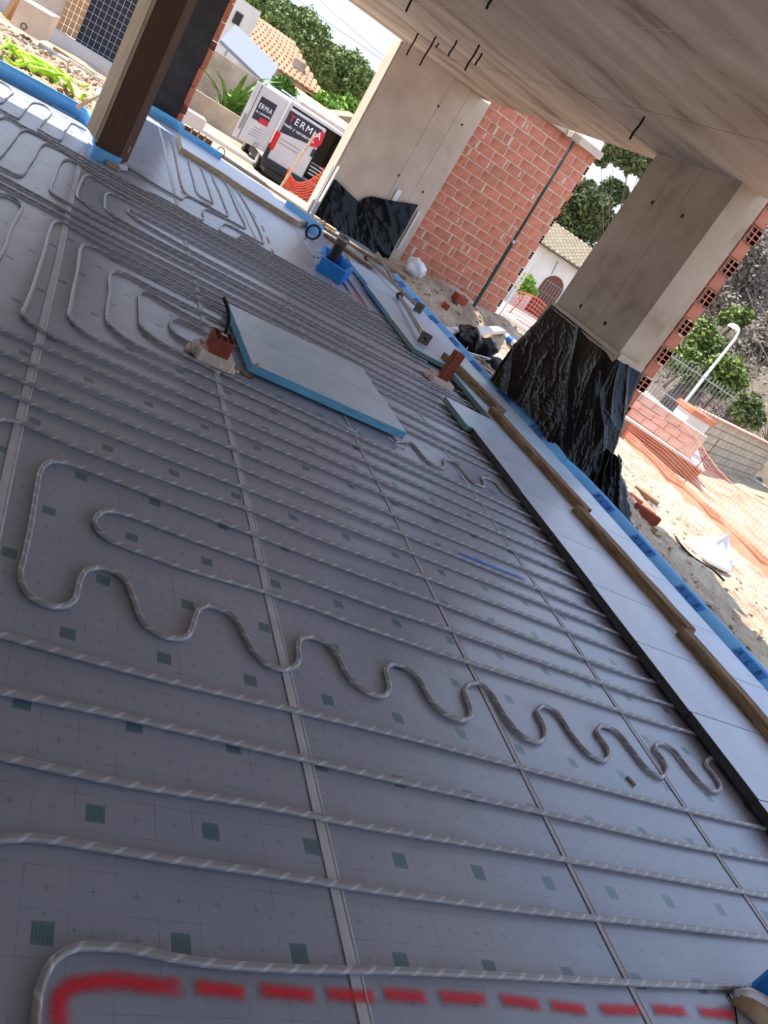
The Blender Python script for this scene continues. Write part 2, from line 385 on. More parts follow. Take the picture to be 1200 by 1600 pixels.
    def mesh(s, name, mats, smooth=False):
        me = bpy.data.meshes.new(name); me.from_pydata(s.v, [], s.f)
        ul = me.uv_layers.new(name='UVMap'); arr = [c for f in s.uv for uvp in f for c in uvp]
        ul.data.foreach_set('uv', arr)
        if not isinstance(mats, (list, tuple)): mats = [mats]
        for m in mats: me.materials.append(MATS[m] if isinstance(m, str) else m)
        me.polygons.foreach_set('material_index', s.mi)
        if smooth: me.polygons.foreach_set('use_smooth', [True] * len(s.f))
        me.update(); return me
    def build(s, name, mats, parent=None, smooth=False, loc=None, local=False):
        # vertices are given in world space; under a parent they are shifted into the parent's frame
        if parent is not None and not local:
            w = WL.get(parent.name, Vector((0, 0, 0)))
            s.v = [(p[0] - w[0], p[1] - w[1], p[2] - w[2]) for p in s.v]
        o = obj(name, s.mesh(name, mats, smooth), parent, loc)
        if parent is not None: WL[o.name] = WL.get(parent.name, Vector((0, 0, 0)))
        return o
WL = {}

def obj(name, me, parent=None, loc=None):
    o = bpy.data.objects.new(name, me); C.objects.link(o)
    if loc is not None: o.location = loc
    if parent is not None: o.parent = parent
    return o
def tag(o, label=None, cat=None, group=None, kind=None):
    if label: o['label'] = label
    if cat: o['category'] = cat
    if group: o['group'] = group
    if kind: o['kind'] = kind
    return o
def thing(name, label, cat, group=None, loc=(0, 0, 0), rz=0.0):
    o = bpy.data.objects.new(name, None); C.objects.link(o); o.empty_display_size = 0.1
    o.location = loc; o.rotation_euler = (0, 0, rz); WL[o.name] = Vector(loc)
    return tag(o, label, cat, group)
def struct(name, mb, mat, label=None, smooth=False):
    o = mb.build(name, mat, smooth=smooth); return tag(o, label, kind='structure')
def smooth_path(pts, step=0.03):
    """Catmull-Rom through points, resampled"""
    P = [Vector(p) for p in pts]
    if len(P) < 3:
        P = [P[0], (P[0] + P[-1]) / 2, P[-1]]
    out = []
    Q = [P[0] * 2 - P[1]] + P + [P[-1] * 2 - P[-2]]
    for i in range(1, len(Q) - 2):
        a, b_, c, d = Q[i - 1], Q[i], Q[i + 1], Q[i + 2]
        n = max(2, int((c - b_).length / step))
        for k in range(n):
            t = k / n
            out.append(0.5 * ((2 * b_) + (c - a) * t + (2 * a - 5 * b_ + 4 * c - d) * t * t + (3 * b_ - a - 3 * c + d) * t ** 3))
    out.append(P[-1]); return out
def text_mesh(body, size, name, mat, extrude=0.002):
    cu = bpy.data.curves.new(name, 'FONT'); cu.body = body; cu.size = size; cu.extrude = extrude; cu.align_x = 'LEFT'
    t = bpy.data.objects.new(name, cu); C.objects.link(t)
    dg = bpy.context.evaluated_depsgraph_get()
    me = bpy.data.meshes.new_from_object(t.evaluated_get(dg)); me.name = name
    bpy.data.objects.remove(t); bpy.data.curves.remove(cu)
    me.materials.clear(); me.materials.append(MATS[mat]); return me
def fbm(p, o=4):
    return noise.fractal(p, 0.9, 2.0, o)

# ================================================================== SETTING
HC = 3.12                     # underside of the slab
# floor: base slab, film sheets, seam tape
floor = struct('floor', MB().prism([(-3.2, -2.5), (5.28, -2.5), (5.28, 15.2), (0.55, 15.75), (0.55, 11.1), (-3.2, 11.1)], -0.35, -0.004), 'base_concrete', 'grey film covered floor with heating pipes laid out on it')
seams = [-2.76, -1.76, -0.76, 0.25, 1.25, 2.25, 3.235, 4.23, 5.23]
for i in range(len(seams) - 1):
    a, b_ = seams[i], seams[i + 1]
    ymax = 11.05 if b_ < 0.4 else 15.15
    def sheet(u, v, a=a, b_=b_, ymax=ymax):
        x = a - 0.01 + u * (b_ - a + 0.015); y = -2.3 + v * (ymax + 2.3)
        return (x, y, -0.002 + 0.0012 * fbm(Vector((x * 0.9, y * 0.9, i))))
    MB().grid(sheet, 6, 90).build('film_sheet', 'film', floor, smooth=True)
for a in seams[2:-2]:
    ymax = 11.0 if a < 0.4 else 15.0
    w = 0.04 if a < 2 else 0.026
    def strip(u, v, a=a, ymax=ymax, w=w):
        y = -2.2 + v * (ymax + 2.2)
        x = a + (u - 0.5) * w + 0.012 * noise.noise(Vector((y * 0.8, a * 7, 0)))
        return (x, y, 0.0015 + 0.0012 * math.sin(u * math.pi))
    MB().grid(strip, 2, 120).build('seam_tape', 'tape', floor)
    def ridge(v, a=a, ymax=ymax):
        y = -2.2 + v * (ymax + 2.2); return (a + w / 2 - 0.006 + 0.012 * noise.noise(Vector((y * 0.8, a * 7, 0))), y, 0.0015)
    MB().tube([ridge(k / 160) for k in range(161)], 0.0035, 5).build('film_lap', 'tape', floor)

def dash(pts, w, mat='spray_red', name='paint_dash'):
    P = [Vector((p[0], p[1], 0.0032)) for p in pts]
    P = smooth_path(P, 0.02) if len(P) > 2 else P
    vs, fs, uv = [], [], []
    n = len(P)
    for i, p in enumerate(P):
        t = (P[min(i + 1, n - 1)] - P[max(i - 1, 0)]).normalized(); sd = Vector((-t.y, t.x, 0)) * w / 2
        vs += [p - sd, p + sd]
    for i in range(n - 1):
        fs.append((2 * i, 2 * i + 2, 2 * i + 3, 2 * i + 1)); uv.append([(i / (n - 1), 0), ((i + 1) / (n - 1), 0), ((i + 1) / (n - 1), 1), (i / (n - 1), 1)])
    m = MB(); m.add(vs, fs, uv); return m.build(name, mat, floor)
dash([G(96, 1640), G(92, 1590), G(97, 1552), G(120, 1540), G(160, 1534), G(200, 1535), G(240, 1541), G(292, 1543)], 0.055)
for a, b_ in [((302, 1542), (386, 1553)), ((402, 1547), (496, 1557)), ((508, 1553), (588, 1559)), ((598, 1554), (668, 1559)), ((684, 1557), (762, 1562)), ((780, 1561), (846, 1571)), ((858, 1571), (918, 1579)), ((936, 1577), (1002, 1579)), ((1018, 1577), (1074, 1581)), ((1090, 1581), (1150, 1587))]:
    dash([G(*a), G(*b_)], 0.048)
p0, p1 = G(267, 214), G(286, 306)
for k in range(15):
    dash([p0.lerp(p1, k / 15), p0.lerp(p1, (k + 0.68) / 15)], 0.035)
for a, b_ in [((376, 306), (384, 318)), ((392, 330), (400, 341)), ((409, 352), (413, 362)), ((417, 370), (421, 381)), ((424, 388), (431, 403)), ((519, 440), (528, 446)), ((552, 455), (570, 480))]:
    dash([G(*a), G(*b_)], 0.045)
dash([G(710, 862), G(750, 878), G(790, 894), G(824, 907)], 0.05, 'spray_blue')

# slab overhead
ceil_ = struct('ceiling', MB().prism([(-4.2, -3.2), (5.84, -3.2), (5.84, 15.05), (1.75, 15.05), (1.75, 16.2), (-0.66, 16.2), (-0.66, 11.45), (-4.2, 11.45)], HC, HC + 0.32), 'slab', 'board marked concrete slab overhead')

struct('blocker_wall_back', MB().box((-1.3, -3.3, 1.4), (6.0, 0.2, 3.5)), 'blocker_grey', 'added unseen grey wall behind the viewer that closes off light')  # added out of view so that little light comes from behind
struct('blocker_wall_left', MB().box((-4.3, 2.4, 1.4), (0.2, 11.4, 3.5)), 'blocker_grey', 'added unseen grey wall closing off light from the left side')  # added out of view to keep light off the left side
# outdoor ground -----------------------------------------------------
def bd(x, y):                 # distance outside the building outline
    dx = max(x - 5.3, -3.2 - x, 0.0)
    ytop = 15.3 if x > 0.55 else 11.1
    dy = max(y - ytop, -2.5 - y, 0.0)
    return math.hypot(dx, dy)
def gz(x, y):
    d = bd(x, y)
    z = -0.07 - 0.115 * d
    z = max(z, -0.86)
    if d <= 0: return -0.5
    if y > 11.05 and x < 2.0:
        wl_ = min(1.0, max(0.0, (1.6 - x) / 1.2)); wl_ = wl_ * wl_ * (3 - 2 * wl_)
        zl = max(0.07 - 0.055 * (y - 11.3), -0.5) + 0.07 * fbm(Vector((x * 2.2, y * 2.2, 8.3)), 5)
        z = z * (1 - wl_) + zl * wl_
    z += 0.62 * math.exp(-(((x - 8.3) / 1.25) ** 2 + ((y - 13.9) / 1.3) ** 2))
    z += 0.30 * math.exp(-(((x - 6.5) / 0.9) ** 2 + ((y - 14.0) / 1.0) ** 2))
    if y > 23.5 and x < 12: z = max(min(z, -0.8), -0.8)
    k = min(1.0, d / 0.8) * (0.3 if y > 18 else 1.0)
    z += k * (0.09 * fbm(Vector((x * 0.9, y * 0.9, 0.3)), 5) + 0.03 * fbm(Vector((x * 4, y * 4, 1.3)), 3) + (0.022 * abs(noise.noise(Vector((x * 9, y * 9, 3.3)))) + 0.03 * max(0, noise.noise(Vector((x * 5.5, y * 5.5, 7.3))))  if y < 18 else 0))
    return z
def ground_patch(x0, x1, y0, y1, nx, ny):
    m = MB(); m.grid(lambda u, v: (x0 + u * (x1 - x0), y0 + v * (y1 - y0), gz(x0 + u * (x1 - x0), y0 + v * (y1 - y0))), nx, ny); return m
g = ground_patch(5.05, 13.0, -6, 17.0, 170, 420)
gm2 = ground_patch(-8, 5.05, 10.9, 17.0, 120, 80); g.add(gm2.v, gm2.f)
gm3 = ground_patch(-20, 60, 17.0, 100.0, 120, 120); g.add(gm3.v, gm3.f)
gm4 = ground_patch(13.0, 60, -20, 17.0, 60, 60); g.add(gm4.v, gm4.f)
ground = struct('ground', g, 'sand', 'sandy rubble ground around the building', smooth=True)
# loose stones: cannot be counted
def stones(n, fx, fy, smin, smax, seed):
    r = random.Random(seed); m = MB()
    for _ in range(n):
        x, y = fx(r), fy(r)
        if bd(x, y) < 0.15: continue
        s_ = smin + (smax - smin) * r.random() ** 3; z = gz(x, y) + s_ * 0.2
        M = Matrix.Translation((x, y, z)) @ Matrix.Rotation(r.random() * 6, 4, 'Z') @ Matrix.Rotation(r.random(), 4, 'X')
        q = [(1, 0, 0), (-1, 0, 0), (0, 1, 0), (0, -1, 0), (0, 0, .7), (0, 0, -.7)]
        vs = [M @ (Vector(p) * s_ * (0.7 + 0.6 * r.random())) for p in q]
        m.add(vs, [(0, 2, 4), (2, 1, 4), (1, 3, 4), (3, 0, 4), (2, 0, 5), (1, 2, 5), (3, 1, 5), (0, 3, 5)])
    return m
st = stones(2600, lambda r: 5.4 + 5 * r.random() ** 1.3, lambda r: 1.5 + 14 * r.random(), 0.006, 0.05, 3)
st2 = stones(1500, lambda r: -2.5 + 3 * r.random(), lambda r: 11.3 + 9 * r.random(), 0.01, 0.07, 5); st.add(st2.v, st2.f)
tag(st.build('gravel', 'stone'), 'loose stones and clods strewn over the sandy ground', 'gravel', kind='stuff')

# concrete pillar by the far brick wall -------------------------------
YW = 14.96
def dark_spot(mb, c, axis, r=0.022):  # flat disc, dark colour stands for the shade in a recessed tie hole
    n = 10; vs = []
    for k in range(n):
        a = 2 * math.pi * k / n
        vs.append(Vector(c) + (Vector((math.cos(a) * r, 0, math.sin(a) * r)) if axis == 'y' else Vector((0, math.cos(a) * r, math.sin(a) * r))))
    mb.add(vs, [tuple(range(n))])
p1_ = thing('concrete_pillar', 'wide pale concrete pillar left of the brick wall, its foot wrapped in black plastic', 'pillar', loc=(5.1, 15.2, 0))
xs = [4.17, 5.22, 5.60, 6.03]
m = MB(); m.box((5.1, 15.28, 1.36), (1.855, 0.56, 3.52)); 
gx = 0.005
for i in range(3):
    a, b_ = xs[i] + (gx / 2 if i else 0), xs[i + 1] - (gx / 2 if i < 2 else 0)
    m.box(((a + b_) / 2, 14.98, 1.36), (b_ - a, 0.05, 3.52))
m.build('shaft', 'concrete_pale', p1_)
for q in [(685, 166), (623, 274), (722, 195), (661, 300)]:
    mm = MB(); c = PY(*q, YW - 0.0065); dark_spot(mm, c, 'y'); mm.build('tie_hole', 'dark_spot', p1_)
MB().box((4.15, 15.25, 1.36), (0.035, 0.5, 3.5)).build('lit_side_strip', 'concrete_pale', p1_)  # thin pale strip standing for the pillar's sunlit left side

# big pillar on the right ------------------------------------------------
p2_ = thing('concrete_pillar', 'broad dark concrete pillar at the slab edge, lower half wrapped in black plastic', 'pillar', loc=(5.72, 7.98, 0))
ys = [7.2, 7.86, 8.28, 8.78]
m = MB(); m.box((5.735, 7.99, 1.36), (0.27, 1.575, 3.52))
for i in range(3):
    a, b_ = ys[i] + (gx / 2 if i else 0), ys[i + 1] - (gx / 2 if i < 2 else 0)
    m.box((5.59, (a + b_) / 2, 1.36), (0.04, b_ - a, 3.52))
m.box((5.70, 7.99, 0.56), (0.36, 1.70, 1.12))
m.build('shaft', 'concrete', p2_)
for q in [(1019, 316), (1066, 337), (907, 478), (945, 505)]:
    mm = MB(); dark_spot(mm, PX(*q, 5.566), 'x', 0.024); mm.build('tie_hole', 'dark_spot', p2_)

# brick walls ------------------------------------------------------------
CH, BL = 0.18, 0.365
wall_far = struct('wall_far', MB().box((7.2, 15.115, 1.5), (2.34, 0.305, 3.94)), 'mortar', 'red hollow brick wall beside the wide pillar')
def brick_mesh(L_, nm): return MB().bbox((0, 0, 0), (L_, 0.12, CH - 0.02), 0.006).mesh(nm, 'brick')
full_b, half_b = brick_mesh(BL - 0.018, 'brick'), brick_mesh(BL / 2 - 0.018, 'brick')
perf = MB().wells((0.1, 0.1, CH - 0.02), 2, 3, 0.05, M=Matrix.Rotation(-math.pi / 2, 4, 'Z')).mesh('brick', ['brick', 'brick_hole'])
X0, X1 = 6.03, 8.42
ztop = 3.47; nco = 21
def put(me, name, x, y, z, parent, sx=1.0, rz=0.0):
    o = bpy.data.objects.new(name, me); C.objects.link(o); o.parent = parent; o.location = (x, y, z); o.scale = (sx, 1, 1); o.rotation_euler = (0, 0, rz)
    return o
for c in range(nco):
    z = ztop - CH / 2 - c * CH
    end = X1 - (0.11 if c % 2 else 0.0)
    x = X0 + 0.006 - (BL / 2 if c % 2 else 0.0) - (0.07 if c % 4 == 2 else 0)
    while x < end - 0.03:
        a, b_ = max(x, X0 + 0.004), min(x + BL, end)
        if b_ - a > 0.05:
            put(full_b, 'brick', (a + b_) / 2, YW + 0.055 + rnd.uniform(-0.004, 0.004), z + rnd.uniform(-0.003, 0.003), wall_far, (b_ - a - 0.018) / (BL - 0.018))
        x += BL
    if c % 2: put(perf, 'brick', end + 0.055, YW + 0.047, z, wall_far)
# pale mortar dabs in some joints
for c in range(26):
    x = X0 + 0.1 + rnd.random() * (0.9 if c < 16 else 2.1); z = 3.2 - rnd.random() * 2.9
    cc = int((ztop - z) / CH); z = ztop - CH / 2 - cc * CH
    MB().bbox((x, YW - 0.004, z), (0.03 + 0.03 * rnd.random(), 0.012, CH * (0.5 + 0.5 * rnd.random())), 0.004).build('mortar_dab', 'mortar', wall_far)
MB().box((7.2, 15.05, 3.54), (2.5, 0.4, 0.13)).build('wall_cap', 'concrete_pale', wall_far)

wall_stub = struct('wall_right', MB().box((6.02, 8.0, 1.45), (0.24, 1.4, 4.0)), 'mortar', 'narrow brick wall end behind the big pillar')
perf2 = MB().wells((0.12, 0.17, CH - 0.02), 2, 3, 0.05, M=Matrix.Rotation(-math.pi / 2, 4, 'Z')).mesh('brick', ['brick', 'brick_hole'])
pl2 = MB().bbox((0, 0, 0), (0.17, 0.12, CH - 0.014), 0.008).mesh('brick', 'brick')
for c in range(21):
    z = 3.45 - CH / 2 - c * CH
    put(perf2 if c % 2 else pl2, 'brick', 6.115 + 0.012 * (c % 2), 7.32, z, wall_stub)
MB().bbox((5.955, 7.30, 1.45), (0.13, 0.1, 4.0), 0.02).build('mortar_fill', 'concrete', wall_stub)

# dark pier on the far left
pier = struct('wall_pier', MB().box((1.12, 15.85, 1.45), (0.86, 0.4, 3.4)), 'bitumen', 'brick pier coated with black bitumen behind the brown post')
pm_ = MB().bbox((0, 0, 0), (0.09, 0.41, 0.3), 0.008).mesh('brick', 'brick')
perf3 = MB().wells((0.41, 0.09, 0.13), 3, 4, 0.04, M=Matrix.Rotation(-math.pi / 2, 4, 'Z')).mesh('brick', ['brick', 'brick_hole'])
z = -0.05
for c in range(12):
    if c % 4 == 1:
        put(perf3, 'brick', 1.595, 15.84, z + 0.065, pier); z += 0.15
    else:
        put(pm_, 'brick', 1.595 + rnd.uniform(-.012, .012), 15.84, z + 0.15, pier); z += 0.315

# hanging wire ends from the slab
for i, (t_, b_) in enumerate([((653, 52), (636, 87)), ((681, 57), (655, 102)), ((714, 63), (700, 88)), ((749, 70), (726, 110)), ((753, 83), (743, 102)), ((655, -25), (638, 21)), ((775, -15), (762, 16)), ((1007, 182), (984, 218)), ((685, 67), (682, 75))]):
    a = G(*t_, HC); e = PY(*b_, a.y)
    e.x = a.x + (e.x - a.x) * 0.3
    ln = a.z - e.z
    pts = [a + Vector((0, 0, 0.02)), a.lerp(e, 0.35) + Vector((0.006, 0, 0)), a.lerp(e, 0.7) + Vector((-0.003, 0.004, 0)), e]
    lab = ['black wire stub hanging beside the wide pillar top corner', 'long bent black wire hanging in front of the wide pillar top', 'short black wire stub between two longer ones overhead', 'thick long black wire stub farthest right of the ceiling group', 'small thin black wire right beside the thickest stub overhead', 'black wire stub cut by the top edge left of centre', 'black wire stub cut by the top edge right of centre', 'lone black wire hanging left of the broad dark pillar', 'tiny black wire speck in the ceiling group'][i]
    tag(MB().tube(smooth_path(pts, 0.03), [0.010, *([0.012] * 200)][:len(smooth_path(pts, 0.03))], 6).build('hanging_wire', 'cable'), lab, 'wire', 'wires hanging from the slab')

# ================================================================== HEATING PIPES
PR = 0.0105
def px(*q): return [G(a, b, PR) for a, b in q]
def wl(*q): return [Vector((a, b, PR)) for a, b in q]
def row_to(p, xe, wob=0.006):
    """carry a run on to the right along its row with the layout's slight drift"""
    out = []; x = p.x; s = rnd.random() * 10
    while x < xe:
        x = min(x + 0.35, xe)
        out.append(Vector((x, p.y - 0.05 * (x - p.x) + wob * noise.noise(Vector((x * 1.3, s, 0))), PR)))
    return out
def xend(y): return 4.05 if y < 6.45 else (4.42 if y < 7.8 else 4.05)
def rows(p): return row_to(p, xend(p.y))
def pipe(pts, label, step=0.035):
    P = smooth_path(pts, step)
    P = [Vector((p.x, p.y, PR)) for p in P]
    rr = [PR * (1 + 0.02 * math.sin(k * step / 0.036 * math.pi)) for k in range(len(P))]
    return tag(MB().tube(P, rr, 9).build('heating_pipe', 'pipe', smooth=True), label, 'pipe', 'underfloor heating pipes')
pipe(px((53, 1660), (55, 1600), (60, 1555), (72, 1518), (92, 1494), (125, 1479), (200, 1482), (290, 1500), (400, 1511), (550, 1516), (600, 1516), (800, 1525), (1000, 1536), (1200, 1545), (1330, 1551)), 'heating pipe curving round the red dashed spray line, nearest pipe of all')
pipe(px((-160, 1330), (-60, 1318), (0, 1312), (50, 1309), (125, 1319), (250, 1340), (400, 1362), (600, 1393), (800, 1420), (1000, 1442), (1200, 1465), (1300, 1475)), 'second straight heating pipe from the red spray line, bending at its left end')
pipe(px((-150, 1150), (0, 1182), (200, 1225), (400, 1257), (600, 1296), (900, 1346), (1200, 1400), (1300, 1417)), 'third straight heating pipe from the red spray line')
pipe(px((-150, 1046), (0, 1080), (225, 1127), (600, 1215), (850, 1270), (1050, 1316), (1200, 1345), (1300, 1362)), 'fourth straight heating pipe from the red spray line')
pipe(px((-150, 954), (0, 992), (250, 1060), (600, 1143), (800, 1195), (1050, 1260), (1200, 1296), (1300, 1318)), 'straight heating pipe just below the wavy pipe')
end_c = px((1035, 1069), (1060, 1078))
pipe(px((1060, 1078), (1035, 1069), (980, 1053), (850, 1005), (700, 947), (600, 911), (500, 874), (400, 836), (300, 798), (200, 758), (133, 732), (100, 722), (77, 722), (63, 737), (57, 767), (47, 827), (37, 873), (32, 900), (43, 927), (67, 943), (97, 948), (117, 937), (123, 913), (133, 893), (150, 887), (173, 890), (197, 908), (210, 940), (222, 970), (247, 990), (275, 998), (294, 993), (303, 972), (310, 953), (327, 946), (350, 954), (367, 965), (380, 987), (390, 1008), (405, 1028), (425, 1042), (443, 1046), (458, 1043), (467, 1033), (466, 1013), (468, 1001), (478, 995), (495, 997), (513, 1007), (528, 1025), (538, 1047), (552, 1066), (575, 1082), (596, 1088), (607, 1081), (607, 1065), (603, 1048), (611, 1038), (630, 1041), (655, 1061), (672, 1093), (695, 1115), (720, 1125), (735, 1120), (734, 1102), (727, 1085), (730, 1071), (750, 1068), (770, 1087), (790, 1120), (815, 1149), (840, 1159), (852, 1150), (848, 1130), (839, 1113), (850, 1103), (872, 1116), (895, 1150), (920, 1178), (943, 1188), (952, 1178), (945, 1162), (933, 1145), (941, 1134), (965, 1144), (988, 1172), (1010, 1200), (1033, 1214), (1042, 1203), (1035, 1185), (1023, 1170), (1031, 1161), (1052, 1171), (1075, 1200), (1100, 1228), (1119, 1237), (1126, 1228), (1115, 1210), (1103, 1195), (1110, 1185), (1128, 1190), (1155, 1215)), 'long heating pipe snaking in waves across the near floor', 0.02)
pipe(px((1110, 1154), (1092, 1148), (1053, 1137), (980, 1114), (850, 1072), (725, 1032), (600, 990), (548, 972), (483, 947), (425, 928), (400, 920), (300, 891), (233, 867), (187, 850), (160, 836), (148, 818), (153, 805), (173, 798), (217, 810), (300, 842), (400, 878), (450, 896), (548, 931), (600, 950), (700, 983), (850, 1036), (980, 1080), (1035, 1098), (1062, 1106), (1080, 1112)), 'narrow hairpin heating pipe inside the wavy pipe', 0.025)
def straight(x0y0, lab, mid=None):
    P = px(*x0y0); pipe(P + rows(P[-1]), lab)
pipe(px((-130, 640), (-60, 650), (0, 655), (33, 660), (100, 690), (250, 747), (392, 797), (500, 842)) + px((700, 915), (850, 972), (1006, 1032), (1030, 1041)), 'heating pipe row just above the wavy pipe, bending at the left edge')
pipe(px((-100, 568), (0, 610), (250, 711), (382, 762), (500, 808), (750, 905), (978, 995), (1005, 1005)), 'second straight heating pipe row above the wavy pipe')
for i, (a, b_, e) in enumerate([((0, 581), (374, 730), (953, 966)), ((0, 549), (367, 702), (925, 932)), ((0, 514), (363, 671), (904, 904))]):
    A = px((a[0] - 80, a[1] - 34))[0]; P0, P1, P2 = px(a, b_, e)
    pipe([A, P0, P0.lerp(P1, 0.5), P1, P1.lerp(P2, 0.5), P2, P2 + (P2 - P1).normalized() * 0.25], ['third', 'fourth', 'fifth'][i] + ' straight heating pipe row above the wavy pipe')
def joined(lower, upper, lab, e=None):
    a = px(*lower); b_ = px(*upper)
    lo = [e] if isinstance(e, Vector) else rows(a[0])[::-1]
    if e: lo = [px(e)[0] + Vector((0.25, 0, 0)), px(e)[0], px(e)[0].lerp(a[0], 0.5)]
    pipe(lo + a + b_ + rows(b_[-1]), lab, 0.03)
joined([(350, 645), (198, 578), (117, 542), (67, 517), (50, 507), (38, 495)], [(35, 488), (40, 478), (50, 453), (58, 428), (67, 400), (76, 366), (81, 352), (87, 346), (95, 346), (106, 352), (150, 377)], 'widest heating pipe loop, beside the pale seam at left', (882, 877))
joined([(350, 622), (198, 552), (142, 527), (125, 515), (111, 499)], [(107, 490), (110, 478), (114, 455), (120, 428), (124, 400), (125, 391), (130, 383), (137, 383), (149, 387)], 'second heating pipe loop from the left in the row of loops', (863, 852))
joined([(343, 597), (250, 557), (198, 531), (174, 511)], [(168, 500), (168, 480), (172, 455), (171, 438), (173, 428), (178, 424), (187, 425), (205, 432), (237, 449)], 'middle heating pipe loop in the row of five loops', (843, 827))
joined([(370, 594), (343, 583), (315, 568), (283, 552), (250, 535), (228, 518)], [(220, 507), (219, 492), (218, 475), (218, 461), (223, 455), (233, 457), (250, 468), (283, 487), (328, 510)], 'fourth heating pipe loop from the left, next to the mortared brick', (828, 807))
P = px((318, 546), (300, 537), (287, 531), (275, 523), (268, 513), (267, 503), (273, 497), (283, 500), (300, 508), (323, 520))
pipe(P + rows(P[-1]), 'smallest heating pipe loop, its end tucked under the mortared brick', 0.03)
pipe(px((618, 690), (640, 691), (652, 702), (665, 718), (680, 727), (692, 731), (695, 725), (694, 718), (701, 719), (712, 724), (724, 738), (737, 752), (750, 759), (757, 760), (756, 752), (753, 747), (760, 747), (775, 755), (790, 772), (812, 784), (830, 793)), 'short wavy heating pipe coming out from under the pale boards', 0.02)
for i, (a, b_) in enumerate([((0, 287), (150, 366)), ((0, 274), (150, 355))]):
    P0, P1 = px(a, b_); pipe([P0 + (P0 - P1) * 0.8, P0, P0.lerp(P1, .5), P1] + rows(P1), ['straight heating pipe row just beyond the widest loop', 'second straight heating pipe row beyond the widest loop'][i])
pipe(px((-60, 300), (0, 303), (15, 306), (27, 313), (35, 322), (30, 334), (21, 350), (14, 367), (9, 384), (0, 400), (-30, 440)), 'heating pipe bend cut by the left edge of the picture')
def loop2(lower, upper, lab):
    a = px(*lower); b_ = px(*upper); pipe(rows(a[0])[::-1] + a + b_ + rows(b_[-1]), lab, 0.03)
loop2([(149, 341), (112, 321), (100, 314), (87, 306), (80, 298)], [(80, 291), (86, 277), (92, 261), (97, 252), (106, 249), (119, 254), (149, 273)], 'tall heating pipe loop left of the brown post')
loop2([(149, 330), (135, 319), (122, 309)], [(121, 300), (127, 283), (132, 275), (139, 274), (146, 277), (167, 290)], 'heating pipe loop in front of the brown post')
loop2([(237, 371), (194, 347), (175, 335), (166, 327)], [(164, 320), (164, 312), (165, 304), (171, 302), (180, 305)], 'narrow heating pipe loop right of the post foot')
loop2([(299, 392), (225, 350), (212, 341), (202, 333)], [(200, 329), (202, 327), (208, 330), (225, 338)], 'smallest far heating pipe hairpin near the post')
P = px((-25, 262), (0, 245), (12, 231), (25, 214), (31, 206), (40, 203), (50, 206), (75, 219), (100, 235), (149, 262)); pipe(P + rows(P[-1]), 'heating pipe turning down at the left edge below the blue strip')
P = px((-60, 240), (0, 261), (19, 271), (31, 274), (39, 269), (44, 260), (54, 246), (62, 231), (69, 225), (77, 226), (100, 237), (149, 269)); pipe(P + rows(P[-1]), 'heating pipe with a squared bend left of the post')
P = px((-60, 192), (0, 184), (6, 182), (19, 187), (37, 198), (75, 216), (149, 256), (185, 277)); pipe(P + rows(P[-1]), 'outermost heating pipe row running past the post foot')
pipe(px((-60, 150), (0, 171), (12, 178), (25, 184), (31, 182), (39, 172), (47, 162), (54, 160), (66, 163), (76, 169), (80, 176), (71, 187), (63, 196), (61, 201), (67, 206), (80, 214), (92, 219), (97, 216), (100, 207), (107, 196), (112, 192), (122, 197), (135, 204)), 'zigzag heating pipe in the sunlit strip by the blue edge', 0.03)
pipe(px((-40, 165), (0, 160), (7, 156), (14, 149), (20, 144), (16, 137), (7, 131), (-30, 112)), 'small heating pipe bend in the far left sunlit corner', 0.03)
pipe(px((331, 271), (335, 283), (340, 293), (346, 306), (352, 322), (357, 334), (352, 337), (335, 328), (315, 317), (300, 309), (291, 306), (287, 308), (284, 311), (275, 307), (255, 296), (235, 284), (215, 271), (200, 262)), 'heating pipe hooked beside the red tick marks', 0.03)
pipe(px((351, 284), (357, 294), (362, 305), (372, 328), (384, 352), (379, 355), (360, 345), (335, 333), (322, 327), (317, 331), (319, 340), (313, 343), (300, 337), (280, 325), (255, 311), (235, 301), (228, 299), (222, 297), (205, 287), (180, 271)), 'second hooked heating pipe from the red tick marks', 0.03)
P = px((371, 297), (378, 308), (390, 328), (405, 358), (412, 377), (407, 379), (390, 370), (365, 356), (352, 350), (346, 353), (344, 359), (348, 364), (360, 370), (400, 391)); pipe(P + wl((2.4, 9.0), (3.0, 8.98), (3.45, 8.95), (3.62, 9.0), (3.66, 9.2), (3.66, 10.4)), 'far heating pipe that bends round behind the blue box', 0.03)
P = wl((3.5, 10.3), (3.48, 9.4), (3.44, 9.24), (3.3, 9.2), (2.7, 9.22), (2.2, 9.26)) + px((381, 370), (375, 368), (373, 371), (377, 375), (400, 386)); pipe(P + rows(P[-1]), 'tight far heating pipe hairpin in front of the blue box', 0.03)
pipe(px((294, 249), (298, 265), (303, 282), (307, 298), (315, 308), (325, 314), (333, 317), (331, 308), (325, 290), (319, 274), (314, 262)), 'U-shaped heating pipe by the white far board', 0.03)
pipe(px((266, 213), (270, 225), (275, 245), (281, 275), (288, 297), (300, 309), (330, 323)), 'heating pipe running along the red tick marks', 0.03)

